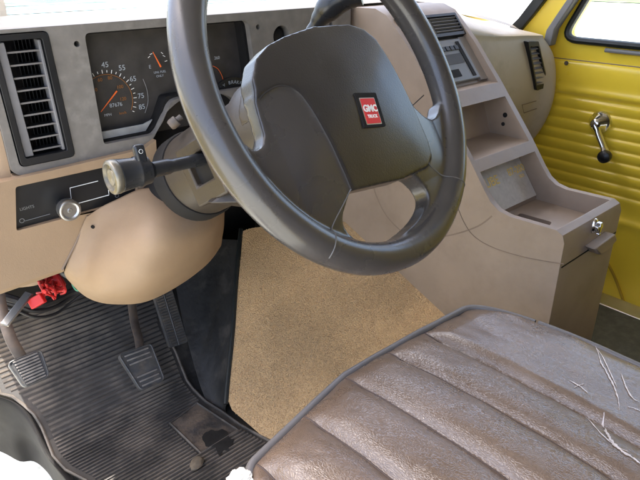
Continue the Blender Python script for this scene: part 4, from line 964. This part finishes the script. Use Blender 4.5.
# piping
pp = []
for x in [SX0+(SX1-SX0)*(.5-.5*math.cos(math.pi*i/120)) for i in range(121)]: pp.append(Vector((x, yf(x)+.002, SZ+.001+.0012*noise.noise((x*20, 0, 0)))))
yy = yf(SX0)
pre = [Vector((SX0-.002, -.3+(yf(SX0)+.3)*i/20, SZ)) for i in range(20)]; post = [Vector((SX1+.002, yf(SX1)-(yf(SX1)+.3)*i/20, SZ+.001)) for i in range(1, 21)]
bm = bmesh.new(); tube(bm, [p for i, p in enumerate(pp) if p.x < .727], .0052, 10); link('piping', bm, M['piping'], cu_)
bm = bmesh.new(); tube(bm, [p+Vector((.002, -.004, 0)) for p in pp if p.x >= .7265]+post, .0048, 10); link('piping', bm, M['piping'], cu_)
bm = bmesh.new(); tube(bm, pre, .005, 8); link('piping', bm, M['piping'], cu_)
# stitched seams between pleats
bm = bmesh.new()
for s in seams:
    P = []
    for i in range(60):
        y_ = yf(s)-.006-i*.011; x_ = s-.10*max(0, .33-y_)**2; P.append(Vector((x_, y_, sz(x_, y_)+.0006)))
    tube(bm, P, .0011, 5)
link('pleat_stitching', bm, mat('stitching', (.07, .045, .035), .6), cu_)
# tears showing pale lining
def tear(px_, wd, seed):
    r_ = random.Random(seed); bm = bmesh.new(); P = []
    for u, v in px_:
        s_ = .3; r = ray(u, v)
        for _ in range(6):
            p = r*s_; 
            zz_ = sz(min(max(p.x, SX0+.001), SX1-.001), p.y) ; s_ = zz_/r.z
        P.append(r*s_)
    P = crom(P, 8); L_ = []; R2 = []; n_ = len(P)
    for i, p in enumerate(P):
        t = (P[min(i+1, n_-1)]-P[max(i-1, 0)]).normalized(); s_ = t.cross(Z).normalized(); k = math.sin(math.pi*(i+.5)/n_)**.5
        a = p+s_*wd*k*r_.uniform(.2, 1.5)+t*r_.uniform(-.001, .001); b = p-s_*wd*k*r_.uniform(.2, 1.3)+t*r_.uniform(-.001, .001)
        for q in (a, b): q.z = sz(min(q.x, SX1-.001), q.y)+.0009
        L_.append(a); R2.append(b)
    T = [[bm.verts.new(q) for q in (a, (a+b)/2-Z*.0004, b)] for a, b in zip(L_, R2)]
    for A, B in zip(T, T[1:]):
        for k in range(2): bm.faces.new((A[k], B[k], B[k+1], A[k+1]))
    return link('tear', bm, M['crack'], cu_, label='pale jagged tear in the vinyl')
tear([(595, 346), (600, 360), (606, 372), (613, 385), (618, 400), (619, 411)], .0011, 1)
tear([(596, 348), (603, 358), (611, 375), (617, 388)], .0007, 2)
tear([(621, 374), (625, 385), (632, 398), (639, 402)], .0009, 3)
tear([(570, 381), (577, 385), (583, 389), (588, 394)], .0011, 4)
tear([(574, 388), (578, 386), (584, 384)], .0007, 5)
tear([(602, 420), (606, 432), (612, 442), (620, 450), (632, 458), (645, 468)], .0022, 6)
tear([(585, 418), (600, 433), (615, 446), (628, 452)], .0009, 7)
tear([(628, 407), (635, 409), (642, 412)], .0009, 8)
# foam spilling from the torn front corner
bm = bmesh.new(); bmesh.ops.create_icosphere(bm, subdivisions=5, radius=1); c = at(242, 480, 'z', -.488)
for v in bm.verts:
    k = 1+.45*noise.noise(v.co*1.5)+.25*noise.noise(v.co*4)+.12*noise.noise(v.co*11); v.co = Vector((v.co.x*.014*k, v.co.y*.012*k, v.co.z*.007*k)); v.co += c
link('torn_foam', bm, M['foam'], cu_, label='white foam bulging from the torn corner')
bm = bmesh.new(); bx(bm, (.27, -.3, FZ+.003), (.70, .30, SZ-.13)); link('seat_base', bm, M['matt_black'], seat, bevel=.01)
bm = bmesh.new(); bx(bm, (.24, -.42, -.56), (.72, -.30, .22)); link('backrest', bm, M['leather'], seat, bevel=.05, seg=5)
